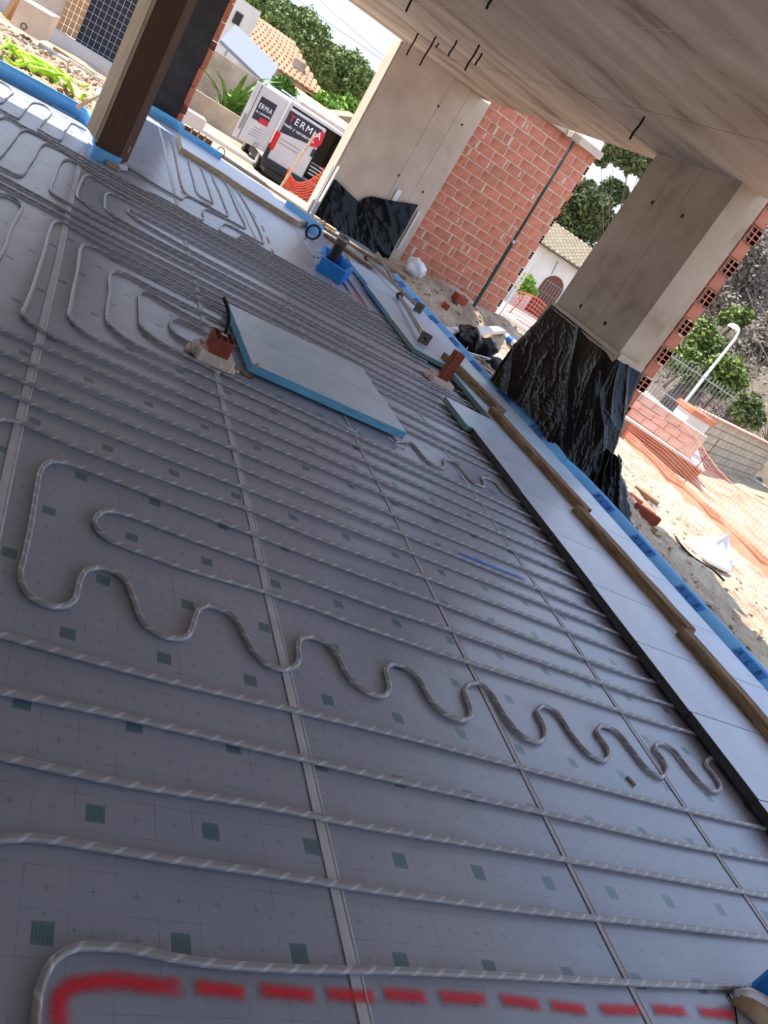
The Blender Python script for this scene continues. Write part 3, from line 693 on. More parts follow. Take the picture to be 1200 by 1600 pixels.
# ================================================================== INSULATION BOARDS
def board(x0, x1, y0, y1, z0, th, core, face, lab, group, rz=0.0, name='insulation_board', inset=0.0):
    cx, cy = (x0 + x1) / 2, (y0 + y1) / 2
    o = thing(name, lab, 'insulation board', group, loc=(cx, cy, z0), rz=rz)
    MB().bbox((0, 0, th / 2), (x1 - x0, y1 - y0, th), 0.004).build('core', core, o, local=True)
    MB().bbox((0, 0, th + 0.0015), (x1 - x0 - 0.004 - inset, y1 - y0 - 0.004, 0.003), 0.001).build('facing', face, o, local=True)
    return o
joint = [1.35, 1.97, 2.55, 3.12, 3.69, 4.30, 4.88, 5.45, 5.95]
nth = ['nearest', 'second nearest', 'third nearest', 'fourth nearest', 'fifth nearest', 'sixth nearest', 'seventh nearest', 'farthest']
for i in range(8):
    dx = rnd.uniform(-0.015, 0.012)
    board(3.785 + dx, 5.07, joint[i] + 0.0015, joint[i + 1] - 0.0015, 0.0215, 0.052, 'board_dark', 'board_top', 'white faced insulation board with dark grey edge, %s of the row under the battens' % nth[i], 'dark edged boards along the right')
board(3.72, 5.07, 5.955, 6.55, 0.0215, 0.05, 'xps_green', 'xps_top', 'pale green blue foam board next to the dark edged boards', 'pale foam boards along the right')
board(4.30, 5.05, 6.56, 7.88, 0.0215, 0.05, 'xps_green', 'xps_top', 'narrow pale foam board behind the upright brick', 'pale foam boards along the right')
board(3.86, 5.03, 7.90, 8.98, 0.0215, 0.05, 'xps_green', 'xps_top', 'whitish foam board with the steel prop plate on it', 'pale foam boards along the right')
board(3.88, 5.0, 8.985, 10.2, 0.0215, 0.05, 'xps_edge', 'xps_top', 'light blue foam board beside the blue perimeter strip', 'pale foam boards along the right')
board(3.94, 4.95, 10.22, 11.5, 0.0215, 0.05, 'xps_edge', 'xps_top', 'farthest light blue foam board near the black pipe', 'pale foam boards along the right')
board(1.47, 2.715, 4.945, 5.505, 0.0215, 0.058, 'xps_edge', 'xps_top', 'nearer of two pale blue foam boards lying on the pipes', 'loose foam boards on the pipes', rz=0.035)
board(1.45, 2.675, 5.508, 6.07, 0.0215, 0.058, 'xps_edge', 'xps_top', 'farther of two pale blue foam boards lying on the pipes', 'loose foam boards on the pipes', rz=0.035)
fb = thing('foil_board', 'sunlit white foil covered board along the far floor edge', 'insulation board', loc=(2.4, 13.4, 0))
MB().prism([(1.5, 13.02), (2.1, 12.86), (2.45, 12.6), (3.3, 12.3), (3.85, 13.35), (3.0, 13.9), (2.2, 14.3), (1.53, 14.4)], 0.0, 0.075).build('core', 'timber_pale', fb)
MB().prism([(1.52, 13.05), (2.1, 12.89), (2.45, 12.63), (3.29, 12.34), (3.8, 13.35), (3.0, 13.87), (2.2, 14.27), (1.55, 14.37)], 0.075, 0.079).build('foil', 'board_top', fb)
# small legs of film wrapped battens under loose boards' near edge
for q, lab in [((545, 672), 'thin white clip under the near edge of the foam board, left one'), ((622, 697), 'thin white clip under the near corner of the foam board')]:
    c = G(*q); tag(MB().tube([c + Vector((-0.07, 0.05, 0.012)), c + Vector((-0.02, 0.0, 0.008)), c + Vector((0.06, 0.0, 0.008)), c + Vector((0.075, 0.06, 0.012))], 0.006, 6).build('wire_clip', 'film_clear'), lab, 'clip', 'clips at the loose boards')

# timber battens in line on the boards
for i, (y0, y1, x0, x1, lab) in enumerate([(6.92, 8.15, 4.36, 4.56, 'farthest timber batten, behind the upright brick'), (5.0, 6.78, 4.40, 4.53, 'second farthest timber batten in the line on the boards'), (3.47, 4.95, 4.43, 4.53, 'second nearest timber batten with a rough reddish end'), (1.55, 3.42, 4.44, 4.50, 'nearest timber batten on the white boards')]):
    L_ = y1 - y0
    m = MB()
    def bt(u, v, L_=L_, i=i):
        ring = [(-0.055, 0), (0.055, 0), (0.058, 0.062), (-0.052, 0.066)]
        return ring
    prof = [(-0.055, 0.0), (0.058, 0.0), (0.06, 0.058), (0.05, 0.064), (-0.046, 0.066), (-0.055, 0.06)]
    nseg = 24; vs = []; fs = []
    for k in range(nseg + 1):
        t = k / nseg; cx = x1 + (x0 - x1) * t; y = y0 + L_ * t
        for j, (a, b_) in enumerate(prof):
            ny = 0.003 * noise.noise(Vector((y * 4, j * 3.1, i * 9)))
            vs.append((cx + a + ny, y + (0.03 * noise.noise(Vector((j * 2.2, i, 0))) if k in (0, nseg) else 0), 0.0775 + b_ + (ny if b_ > 0.01 else 0)))
    n = len(prof)
    for k in range(nseg):
        for j in range(n): fs.append((k * n + j, k * n + (j + 1) % n, (k + 1) * n + (j + 1) % n, (k + 1) * n + j))
    fs.append(tuple(range(n))); fs.append(tuple(nseg * n + j for j in range(n))[::-1])
    tag(m.add(vs, fs).build('timber_batten', 'timber'), lab, 'batten', 'timber battens in line')

# ================================================================== BLUE PERIMETER STRIPS
def foam_strip(path, h, lab, th=0.012, z0=0.0, lean=0.02, name='perimeter_strip', mat='blue_foam'):
    o = thing(name, lab, 'foam strip', loc=(path[0][0], path[0][1], z0))
    P = smooth_path([Vector((a, b_, 0)) for a, b_ in path], 0.06); m = MB(); vs = []; fs = []
    n = len(P); prof = [(-th / 2, 0), (-th / 2 + lean * .5, h * .5), (lean - th / 2, h * 0.97), (lean + th * 0.2, h), (lean + th, h * 0.98), (lean * .5 + th / 2, h * .5), (th / 2, 0)]
    k = len(prof)
    for i, p in enumerate(P):
        t = (P[min(i + 1, n - 1)] - P[max(i - 1, 0)]).normalized(); sd = Vector((t.y, -t.x, 0))
        w = 0.012 * noise.noise(Vector((p.x * 2, p.y * 2, 4)))
        for a, b_ in prof: vs.append(p + sd * (a + w * (0.3 + b_ / h)) + Vector((0, 0, z0 + b_ * (1 + 0.5 * w))))
    for i in range(n - 1):
        for j in range(k - 1): fs.append((i * k + j, i * k + j + 1, (i + 1) * k + j + 1, (i + 1) * k + j))
    fs.append(tuple(range(k))[::-1]); fs.append(tuple((n - 1) * k + j for j in range(k)))
    m.add(vs, fs).build('foam', mat, o, smooth=True); return o
ps = foam_strip([(5.10, 1.2), (5.11, 4.0), (5.10, 5.9), (5.02, 6.3), (5.08, 6.7), (5.04, 7.6), (4.99, 8.4), (4.97, 10.0), (4.96, 11.3), (4.98, 12.4)], 0.082, 'long blue perimeter foam strip along the right floor edge', lean=0.10, z0=0.045)
# printed logo: three boxed letters, repeated along the strip
logo_t = text_mesh('A', 0.072, 'logo_letter', 'letter_navy', 0.0004), text_mesh('L', 0.072, 'logo_letter', 'letter_navy', 0.0004), text_mesh('B', 0.072, 'logo_letter', 'letter_navy', 0.0004)
SP = smooth_path([Vector((a, b_, 0)) for a, b_ in [(5.10, 1.2), (5.11, 4.0), (5.10, 5.9), (5.02, 6.3), (5.08, 6.7), (5.04, 7.6), (4.99, 8.4), (4.97, 10.0), (4.96, 11.3), (4.98, 12.4)]], 0.06)
th_ = math.atan2(0.10, 0.082); nv_ = Vector((-math.cos(th_), 0, math.sin(th_))); uv_ = Vector((math.sin(th_), 0, math.cos(th_))); rv_ = Vector((0, -1, 0))
def strip_pt(y):
    p = min(SP, key=lambda q: abs(q.y - y)); w = 0.012 * noise.noise(Vector((p.x * 2, p.y * 2, 4)))
    return Vector((p.x - 0.006 + 0.05 + 0.8 * w, y, 0.045 + 0.041 * (1 + 0.5 * w)))
for q in [(1166, 1040), (1072, 938), (997, 857), (936, 790), (835, 684), (788, 631), (748, 584), (714, 547), (682, 514), (657, 486), (632, 458)]:
    c = PX(*q, 5.12)
    for i, t_ in enumerate(logo_t):
        yb = c.y + 0.12 - i * 0.105
        sp_ = strip_pt(yb) + nv_ * 0.0035
        b_ = MB().box(sp_, (0.003, 0.096, 0.078), M=Matrix.Rotation(th_, 4, 'Y')).build('logo_box', 'print_blue', ps)
        l_ = bpy.data.objects.new('logo_letter', t_); C.objects.link(l_); l_.parent = b_
        Mr = Matrix((rv_, uv_, nv_)).transposed().to_4x4()
        l_.matrix_local = Matrix.Translation(sp_ + nv_ * 0.0026 - rv_ * 0.026 - uv_ * 0.026 - WL[b_.name]) @ Mr
foam_strip([(-1.6, 10.9), (-0.75, 10.96), (-0.2, 11.05), (0.15, 11.02), (0.30, 10.6), (0.33, 10.05)], 0.17, 'blue foam strip at far left beside the lime hose', th=0.02, lean=0.05)
foam_strip([(0.95, 15.3), (1.2, 15.45), (1.6, 15.42), (1.66, 15.2)], 0.15, 'short blue foam strip at the foot of the black pier', th=0.02)
foam_strip([(1.52, 14.42), (2.0, 14.28), (2.22, 14.12)], 0.1, 'short blue strip behind the white foil board', z0=0.08, th=0.015)
foam_strip([(0.36, 9.98), (0.33, 9.6), (0.335, 9.26), (0.48, 9.27), (0.60, 9.31)], 0.12, 'blue foam skirt around the brown post foot', th=0.02, lean=0.0)

# ================================================================== POST AT THE LEFT
po = thing('clad_post', 'dark brown post clad in cardboard standing on the pipes edge', 'post', loc=(0.5, 9.6, 0))
MB().prism([(0.345, 9.30), (0.585, 9.35), (0.70, 9.86), (0.345, 9.95)], 0.03, HC - 0.005).build('shaft', 'card_dark', po)
MB().prism([(0.31, 9.32), (0.34, 9.30), (0.335, 9.98), (0.30, 9.98)], 0.14, HC - 0.01).build('cardboard_sheet', 'card', po)
MB().prism([(0.205, 9.72), (0.305, 9.345), (0.30, 9.99), (0.215, 10.02)], 0.16, HC - 0.01).build('cardboard_sheet', 'card', po)
a, b_, c, d = Vector((0.30, 9.95, 0.62)), Vector((0.27, 10.0, 0.55)), PY(122, 172, 10.6), PY(118, 165, 10.65)
m = MB(); t_ = Vector((0, 0.012, 0)); m.add([a, b_, c, d, a + t_, b_ + t_, c + t_, d + t_], [(0, 1, 2, 3), (7, 6, 5, 4), (0, 4, 5, 1), (1, 5, 6, 2), (2, 6, 7, 3), (3, 7, 4, 0)]); m.build('cardboard_flap', 'card', po)
MB().box((0.648, 9.60, 0.19), (0.004, 0.09, 0.07), M=Matrix.Rotation(-0.22, 4, 'Z')).build('torn_patch', 'card', po)
# fitting by the post
fi = thing('pipe_fitting', 'small wrapped pipe fitting at the foot of the brown post', 'fitting', loc=(0.66, 9.42, 0))
MB().tube([(0.58, 9.30, 0.03), (0.68, 9.42, 0.035)], 0.03, 10).build('sleeve', 'film_clear', fi)
MB().tube([(0.68, 9.42, 0.035), (0.70, 9.445, 0.036)], 0.022, 10).build('nut', 'pipe_black', fi)
MB().bbox((0.55, 9.24, 0.025), (0.14, 0.07, 0.05), 0.01).build('mortar_lump', 'card', fi)

# ================================================================== BRICKS SET IN MORTAR
b1 = thing('mortared_brick', 'short hollow brick in a mortar bed with a black hose stuck in it', 'brick', loc=(1.26, 4.92, 0))
m = MB(); m.bbox((1.225, 4.845, 0.045), (0.235, 0.185, 0.09), 0.012); m.bbox((1.115, 4.86, 0.045), (0.06, 0.13, 0.09), 0.02); m.bbox((1.34, 4.79, 0.025), (0.06, 0.05, 0.05), 0.015); m.bbox((1.085, 4.88, 0.02), (0.05, 0.10, 0.04), 0.012)
m.build('mortar_bed', 'mortar_pale', b1)
MB().wells((0.105, 0.17, 0.125), 4, 3, 0.05, M=Matrix.Translation((1.222, 4.835, 0.140)) @ Matrix.Rotation(-math.pi / 2, 4, 'Y')).build('hollow_brick', ['brick_dark', 'brick_hole'], b1)
m = MB(); m.bbox((1.225, 4.86, 0.192), (0.04, 0.04, 0.016), 0.006); m.build('mortar_plug', 'mortar_pale', b1)
hp = smooth_path([Vector((1.225, 4.86, 0.17)), Vector((1.223, 4.86, 0.23)), Vector((1.205, 4.86, 0.295)), Vector((1.165, 4.86, 0.355)), Vector((1.135, 4.86, 0.385)), Vector((1.118, 4.86, 0.40))], 0.005)
MB().tube(hp, [0.0105 + 0.0016 * (k % 2) for k in range(len(hp))], 8).build('corrugated_hose', 'rubber', b1)
for q, lab in [((402, 573), 'small mortar crumb on the foam board corner'), ((369, 583), 'mortar crumb between brick and foam board')]:
    z = 0.083 if q[0] > 400 else 0.0; c = G(*q, z)
    tag(MB().bbox(c + Vector((0, 0, 0.012)), (0.03, 0.025, 0.024), 0.008).build('mortar_crumb', 'mortar'), lab, 'mortar crumb')
tag(MB().tube(smooth_path([Vector((1.31, 4.98, 0.02)), Vector((1.36, 4.92, 0.012)), Vector((1.44, 4.88, 0.012)), Vector((1.52, 4.88, 0.012))], 0.02), 0.012, 7).build('loose_hose', 'timber'), 'short brown hose curling from the brick to the foam board', 'hose')

b2 = thing('mortared_brick', 'tall upright ribbed brick in a mortar bed near the battens', 'brick', loc=(4.0, 7.2, 0))
c0 = G(690, 603)
m = MB(); m.bbox((3.945, 7.19, 0.035), (0.27, 0.15, 0.07), 0.012); m.bbox((3.82, 7.25, 0.035), (0.08, 0.12, 0.07), 0.02); m.bbox((3.87, 7.24, 0.08), (0.10, 0.08, 0.05), 0.02)
m.build('mortar_bed', 'mortar_pale', b2)
m = MB(); cx, cy = 3.965, 7.215; Rm = Matrix.Rotation(0.03, 4, 'Y')
m.bbox((cx, cy, 0.215), (0.115, 0.09, 0.33), 0.01, M=Rm)
for k in (-0.038, 0.0, 0.038): m.bbox((cx + k, cy - 0.046, 0.215), (0.024, 0.006, 0.31), 0.003, M=Rm)
m.build('ribbed_brick', 'brick_dark', b2)
MB().tube(smooth_path([c0 + Vector((0.17, 0.03, 0.02)), c0 + Vector((0.22, 0.0, 0.06)), c0 + Vector((0.26, 0.05, 0.03)), c0 + Vector((0.22, 0.12, 0.02)), c0 + Vector((0.14, 0.03, 0.01))], 0.03), 0.006, 6).build('tie_wire', 'cable', b2)
for i in range(3):
    pts = smooth_path([Vector((4.15 + 0.05 * i, 7.75, 0.03)), Vector((4.22 + 0.02 * i, 7.3, 0.012)), Vector((4.20 + 0.02 * i, 6.9, 0.012)), Vector((4.2 + 0.02 * i, 6.62, 0.012))], 0.05)
    tag(MB().tube(pts, 0.005, 6).build('loose_cable', 'cable'), ['inner', 'middle', 'outer'][i] + ' of three thin black cables beside the upright brick', 'cable', 'cables by the upright brick')

# ================================================================== BLUE BOX WITH BLACK PIPE
bx = thing('pipe_box', 'bright blue foam box around a black drain pipe', 'foam box', loc=(3.42, 10.1, 0))
poly = [(3.08, 9.78), (3.37, 9.60), (3.68, 10.30), (3.62, 10.85), (3.32, 10.75)]
m = MB(); n = len(poly); cen = Vector((sum(p[0] for p in poly) / n, sum(p[1] for p in poly) / n, 0)); inn = [tuple((cen + (Vector((*p, 0)) - cen) * 0.84)[:2]) for p in poly]
vs = [(*p, 0.0) for p in poly] + [(*p, 0.17) for p in poly] + [(*p, 0.17) for p in inn] + [(*p, 0.0) for p in inn]; fs = []
for i in range(n):
    j = (i + 1) % n
    fs += [(i, j, n + j, n + i), (n + i, n + j, 2 * n + j, 2 * n + i), (2 * n + i, 2 * n + j, 3 * n + j, 3 * n + i)]
m.add(vs, fs); m.build('foam_wall', 'blue_foam_deep', bx)
pb = G(519, 415, 0.1)
MB().tube([(3.305, 10.12, 0.0), (3.305, 10.12, 0.37)], 0.068, 20).build('drain_pipe', 'pipe_black', bx, smooth=False)
MB().tube([(3.305, 10.12, 0.35), (3.31, 10.12, 0.47)], [0.073, 0.075], 20).build('rough_collar', 'steel_rust', bx)
m = MB()
for k in range(14):
    a = k / 14 * 6.28; m.add([(3.305 + 0.076 * math.cos(a), 10.12 + 0.076 * math.sin(a), 0.42), (3.305 + 0.077 * math.cos(a + .4), 10.12 + 0.077 * math.sin(a + .4), 0.42), (3.305 + 0.08 * math.cos(a + .2), 10.12 + 0.08 * math.sin(a + .2), 0.46 + 0.03 * rnd.random())], [(0, 1, 2)])
m.build('film_fringe', 'film_clear', bx)
m = MB()
for k in range(26):
    a = Vector((3.12 + rnd.uniform(-.05, .05), 9.82 + rnd.uniform(-.02, .28), rnd.uniform(0.02, .15))); q = [a + Vector((rnd.uniform(-.06, .06), rnd.uniform(-.06, .06), rnd.uniform(-.04, .04))) for _ in range(3)]; m.add(q, [(0, 1, 2)])
m.build('tape_scraps', 'film_clear', bx)
# blue sleeve, steel posts and rubber ring near the wide pillar
sb = foam_strip([(3.22, 13.15), (3.55, 12.85), (3.72, 12.5), (3.62, 12.42), (3.5, 12.5)], 0.17, 'blue foam collar at the foot of two steel posts', th=0.03, lean=0.0, name='foam_collar')
base = G(472, 350, 0.0)
for i, (dx, q) in enumerate([(0.0, (520, 258)), (0.07, (529, 262))]):
    tp = PY(*q, 14.85)
    tag(MB().tube([base + Vector((dx, 0.0, 0.0)), tp], 0.028, 10).build('steel_post', 'steel_pole'), ['left of two slim steel posts leaning on the wide pillar', 'right of two slim steel posts leaning on the wide pillar'][i], 'post', 'steel posts at the wide pillar')
rc = G(482, 372, 0.0); ring = []
for k in range(28):
    a = 2 * math.pi * k / 28; ring.append(rc + Vector((0.12 * math.cos(a) + 0.02, 0.08 * math.cos(a), 0.105 + 0.10 * math.sin(a))))
tag(MB().tube(ring, 0.018, 8, closed=True).build('rubber_ring', 'rubber', smooth=True), 'black rubber hose ring standing near the blue collar', 'hose ring')

# steel prop pieces on the foam boards
def prop_piece(a, b_, lab, plate_at=1, r=0.024):
    o = thing('steel_prop', lab, 'prop', 'steel prop pieces on the foam boards', loc=a)
    d = (b_ - a).normalized(); m = MB()
    pts = [a.lerp(b_, k / 30) for k in range(31)]
    MB().tube(pts, [r * (1.12 if 18 < k < 30 and k % 2 else 1.0) for k in range(31)], 9).build('tube', 'steel', o)
    q = d.to_track_quat('X', 'Z').to_matrix().to_4x4()
    MB().bbox(b_, (0.014, 0.135, 0.135), 0.006, M=q).build('base_plate', 'steel_rust', o)
    MB().tube([b_ - d * 0.01, b_ + d * 0.012], 0.018, 8).build('plate_hole', 'dark_spot', o)
    MB().tube([a - d * 0.015, a + d * 0.03], r * 2.1, 12).build('collar', 'steel_rust', o)
    return o
prop_piece(G(573, 402, 0.13), G(655, 481, 0.15), 'longer steel prop piece lying against the blue strip')
prop_piece(G(624, 462, 0.13), G(664, 529, 0.15), 'shorter steel prop piece with a square plate on the foam boards')
a, b_ = G(590, 396, 0.2), G(617, 440, 0.12)
tag(MB().tube([a, b_], [0.03, 0.034], 9).build('steel_tube', 'steel'), 'plain steel tube end beside the longer prop piece', 'tube')
tag(MB().tube([G(537, 402, 0.05), G(541, 409, 0.05)], 0.05, 12).build('sleeve_stub', 'steel'), 'small tan sleeve stub behind the black drain pipe', 'sleeve')

# black plastic on the wide pillar --------------------------------------
def lerp_list(L_, t):
    n = len(L_) - 1; k = min(int(t * n), n - 1); f_ = t * n - k; return Vector(L_[k]).lerp(Vector(L_[k + 1]), f_)
top1 = [PY(*q, YW) for q in [(512, 285), (523, 279), (540, 296), (560, 315), (568, 308), (580, 306), (615, 313), (652, 319)]]
bot1 = [PY(*q, YW - 0.25) for q in [(486, 337), (500, 345), (525, 362), (545, 375), (560, 385), (575, 392), (588, 398), (604, 402)]]
def rg(p, s): return 1 - abs(2 * noise.noise(p * s))
def sheet1(u, v):
    p = lerp_list(top1, u).lerp(lerp_list(bot1, u), v)
    w = fbm(Vector((p.x * 3.0 + p.z * 1.2, p.z * 2.2 - p.x, 2.0)), 4)
    wr = 0.5 - abs(noise.noise(Vector((p.x * 5 + p.z * 6, p.z * 3 - p.x * 3, 7))))
    return p + Vector((0, -0.045 - 0.05 * v - 0.018 * w * (0.3 + v) - 0.035 * rg(Vector((p.x * 0.9 + p.z * 1.4, p.z * 0.5 - p.x * 0.4, 7)), 1.9) ** 4 - 0.012 * rg(Vector((p.x * 3 + p.z * 3, p.z - p.x, 3)), 2.5) ** 3, 0))
pw1 = thing('plastic_wrap', 'black plastic sheet draped over the foot of the wide pillar', 'plastic sheet', loc=(5.0, 14.8, 0))
MB().grid(sheet1, 70, 44).build('sheet', 'plastic_black', pw1, smooth=True)
a, b_ = PY(614, 296, YW - 0.03), PY(623, 322, YW - 0.05)
MB().box((a + b_) / 2, (0.09, 0.01, (a - b_).length)).build('tape_piece', 'film_clear', pw1)
a, b_ = PY(655, 330, YW - 0.02), PY(622, 388, YW - 0.02)
MB().tube([a, b_], 0.03, 5).build('tape_edge', 'film_clear', pw1)

# black plastic on the big pillar ------------------------------------------
topc = [(5.60, 8.90, 1.10), (5.545, 8.80, 1.14), (5.545, 8.3, 1.14), (5.545, 7.8, 1.13), (5.545, 7.4, 1.12), (5.545, 7.16, 1.12), (5.70, 7.14, 1.12), (5.90, 7.14, 1.13), (5.97, 7.20, 1.13)]
botc = [(5.06, 8.22, 0.09), (5.0, 7.98, 0.11), (5.08, 7.55, 0.13), (5.10, 7.2, 0.15), (5.12, 6.75, 0.10), (5.24, 6.42, 0.0), (5.45, 6.28, -0.05), (5.75, 6.35, -0.10), (5.98, 6.62, -0.12)]
midc = [Vector(a).lerp(Vector(b_), 0.42) + Vector((-0.02, 0, 0)) for a, b_ in zip(topc, botc)]
def rg(p, s): return 1 - abs(2 * noise.noise(p * s))
def sheet2(u, v):
    A, M_, B = lerp_list(topc, u), lerp_list(midc, u), lerp_list(botc, u)
    p = A * (1 - v) ** 2 + M_ * 2 * v * (1 - v) + B * v * v
    s = u * 2.4; h = p.z
    diag = Vector((s * 1.6 + h * 1.5, h * 0.9 - s * 0.5, 0.7))
    # folds run down the drop and slant towards the far foot; fine crinkle rides on them
    al = s * 0.86 + h * 0.5; ac = h * 0.86 - s * 0.5
    f1 = rg(Vector((al * 1.5, ac * 0.45, 0.7)), 1.6) ** 4
    f2 = rg(Vector((al * 2.6 + 0.3 * noise.noise(Vector((s * 3, h * 3, 2))), ac * 0.9, 5.0)), 3.0) ** 4
    f3 = rg(Vector((al * 4.0, ac * 2.2, 9.0)), 3.4) ** 3
    f4 = rg(Vector((s * 2.4 - h, h * 4 + s, 4.0)), 5.0) ** 3
    amp = 0.2 + 0.8 * min(1, v * 2.0)
    disp = amp * (0.055 * f1 + 0.010 * f2 + 0.006 * f3 + 0.005 * f4 + 0.045 * noise.noise(Vector((s * 1.0, h * 1.0, 3)))) - 0.02 * amp
    nrm = Vector((-1, -0.15, 0.25)) if u < 0.56 else Vector((-0.35, -1, 0.25)); k = max(0, min(1, (u - 0.46) / 0.2)); nrm = Vector((-1, -0.15, 0.25)).lerp(Vector((-0.2, -1, 0.25)), k).normalized()
    return p + nrm * (disp + 0.012)
pw2 = thing('plastic_wrap', 'large crumpled black plastic sheet wrapped round the broad dark pillar', 'plastic sheet', loc=(5.4, 7.4, 0))
MB().grid(sheet2, 260, 190).build('sheet', 'plastic_black', pw2, smooth=True)
tc_ = G(958, 742, 0.0)
def tail(u, v):
    a = (u - 0.5) * 3.6; t = v
    c = Vector((5.80, 6.60, 0.34)).lerp(Vector((5.96, 6.22, -0.20)), t)
    r = (0.10 + 0.13 * t) * (1.0 + 0.45 * (rg(Vector((a * 1.3, t * 0.8, 2.0)), 1.8) ** 3) - 0.25 + 0.10 * rg(Vector((a * 2, t * 4, 3)), 2.6))
    return c + Vector((-math.sin(a) * r * 1.2 - 0.02, -math.cos(a) * r, 0.0))
MB().grid(tail, 64, 34).build('gathered_tail', 'plastic_black', pw2, smooth=True)
MB().bbox(G(830, 662, 0.07), (0.10, 0.05, 0.1), 0.01).build('wood_offcut', 'timber_pale', pw2)
# tan tape edge along the wrap's top
MB().box((5.545, 7.99, 1.145), (0.012, 1.68, 0.07)).build('concrete_lip', 'concrete_pale', p2_)
MB().box((5.72, 7.13, 1.145), (0.37, 0.012, 0.07)).build('concrete_lip', 'concrete_pale', p2_)

# ================================================================== GREEN PROP, SAND, JUNK
pr_ = thing('shoring_prop', 'dark green telescopic prop standing before the brick wall', 'prop', loc=PY(718, 515, 13.6))
a, b_ = PY(717, 517, 13.4), PY(897, 221, 14.6); md = a.lerp(b_, 0.47)
MB().tube([a, md], 0.034, 10).build('outer_tube', 'green_steel', pr_)
MB().tube([md, b_], 0.026, 10).build('inner_tube', 'green_steel', pr_)
MB().tube([md - (b_ - a).normalized() * 0.03, md + (b_ - a).normalized() * 0.03], 0.045, 10).build('collar_ring', 'galv', pr_)
rg_ = [md + Vector((0.09 * math.cos(k / 14 * 6.283) , 0.02, 0.09 * math.sin(k / 14 * 6.283) - 0.03)) for k in range(14)]
MB().tube(rg_, 0.006, 5, closed=True).build('pin_ring', 'steel_rust', pr_)
MB().bbox(b_ + Vector((0.0, 0.12, 0.07)), (0.2, 0.34, 0.16), 0.03).build('stone_packing', 'old_wall', pr_)

def lay(name, a, b_, w, th, mat, lab, cat, group=None, zoff=0.0):
    d = (b_ - a); L_ = d.length; q = d.to_track_quat('X', 'Z').to_matrix().to_4x4()
    return tag(MB().bbox((a + b_) / 2 + Vector((0, 0, th / 2 + zoff)), (L_, w, th), 0.006, M=q).build(name, mat), lab, cat, group)
def onz(x, y, dz=0.0): return Vector((x, y, gz(x, y) + dz))
a = G(692, 522, -0.10); b_ = G(783, 518, 0.06)
lay('white_plank', a, b_, 0.16, 0.07, 'white_plaster', 'white painted plank lying across the sand by the green prop', 'plank')
lay('thin_lath', G(706, 526, -0.12), G(752, 536, -0.2), 0.03, 0.02, 'timber_pale', 'thin pale lath below the white plank', 'lath')
def hollow_piece(q, z, d, rz, lab, mat='brick_dark', tilt=0.1):
    c = G(*q, z); zz = gz(c.x, c.y) + d[2] * 0.42
    M = Matrix.Translation((c.x, c.y, zz)) @ Matrix.Rotation(rz, 4, 'Z') @ Matrix.Rotation(tilt, 4, 'X')
    return tag(MB().wells(d, 3, 3, 0.05, M=M).build('broken_brick', [mat, 'brick_hole']), lab, 'brick', 'bricks on the sand')
hollow_piece((1008, 806), -0.25, (0.34, 0.17, 0.13), 2.45, 'solid looking red brick lying nearest on the sand')
hollow_piece((1015, 779), -0.27, (0.36, 0.16, 0.10), -0.62, 'ribbed red hollow brick with open end on the sand', 'brick')
hollow_piece((997, 774), -0.26, (0.2, 0.14, 0.1), 2.2, 'broken brick half behind the ribbed brick')
hollow_piece((1020, 762), -0.28, (0.42, 0.10, 0.07), -0.75, 'dark brick strip farthest of the bricks by the plastic', 'earth_brown')
hollow_piece((704, 490), -0.15, (0.26, 0.16, 0.14), 0.3, 'small red brick by the sand heap near the brick wall')
hollow_piece((690, 488), -0.15, (0.2, 0.12, 0.1), 1.2, 'dark red brick piece left of the small brick near the wall')
c = G(1018, 833, -0.27); lay('wood_offcut', onz(c.x, c.y, 0.0), onz(c.x + 0.2, c.y + 0.05, 0.02), 0.09, 0.06, 'timber_pale', 'short timber offcut below the nearest brick', 'offcut')
c = G(1026, 768, -0.28); lay('grey_scrap', onz(c.x, c.y), onz(c.x + .16, c.y - .02), 0.1, 0.03, 'galv', 'small grey metal scrap by the bricks', 'scrap')
c = G(1000, 742, -0.25); lay('white_sheet', onz(c.x - .1, c.y), onz(c.x + .15, c.y - .1), 0.18, 0.01, 'white_plaster', 'white sheet piece behind the plastic tail', 'sheet')
P = [G(1057, 838, -0.28), G(1068, 852, -0.26), G(1085, 872, -0.27), G(1110, 893, -0.28), G(1131, 908, -0.29)]
P = [onz(p.x, p.y, 0.02) for p in P]
tag(MB().tube(smooth_path(P, 0.04), 0.014, 7).build('black_hose', 'rubber', smooth=True), 'thin black hose lying on the sand below the white sack', 'hose')
# white sack
sc_ = G(1112, 872, -0.33); sz = gz(sc_.x, sc_.y)
def sackf(u, v):
    a = u * 2 * math.pi; r = math.sin(min(v * 1.15, 1) * math.pi * 0.5) if v < .9 else 0.96 - (v - .9) * 3
    r *= 0.30 * (1 + 0.22 * noise.noise(Vector((math.cos(a), math.sin(a), v * 2)) * 1.7))
    return Vector((sc_.x + 0.05 + math.cos(a) * r * 1.3, sc_.y + 0.1 + math.sin(a) * r * 0.8, sz - 0.02 + 0.34 * (1 - v) + 0.10 * math.cos(a - 0.6) * (1 - v)))
tag(MB().grid(sackf, 40, 20).build('rubble_sack', 'sack', smooth=True), 'white plastic sack slumped on the lit sand', 'sack')
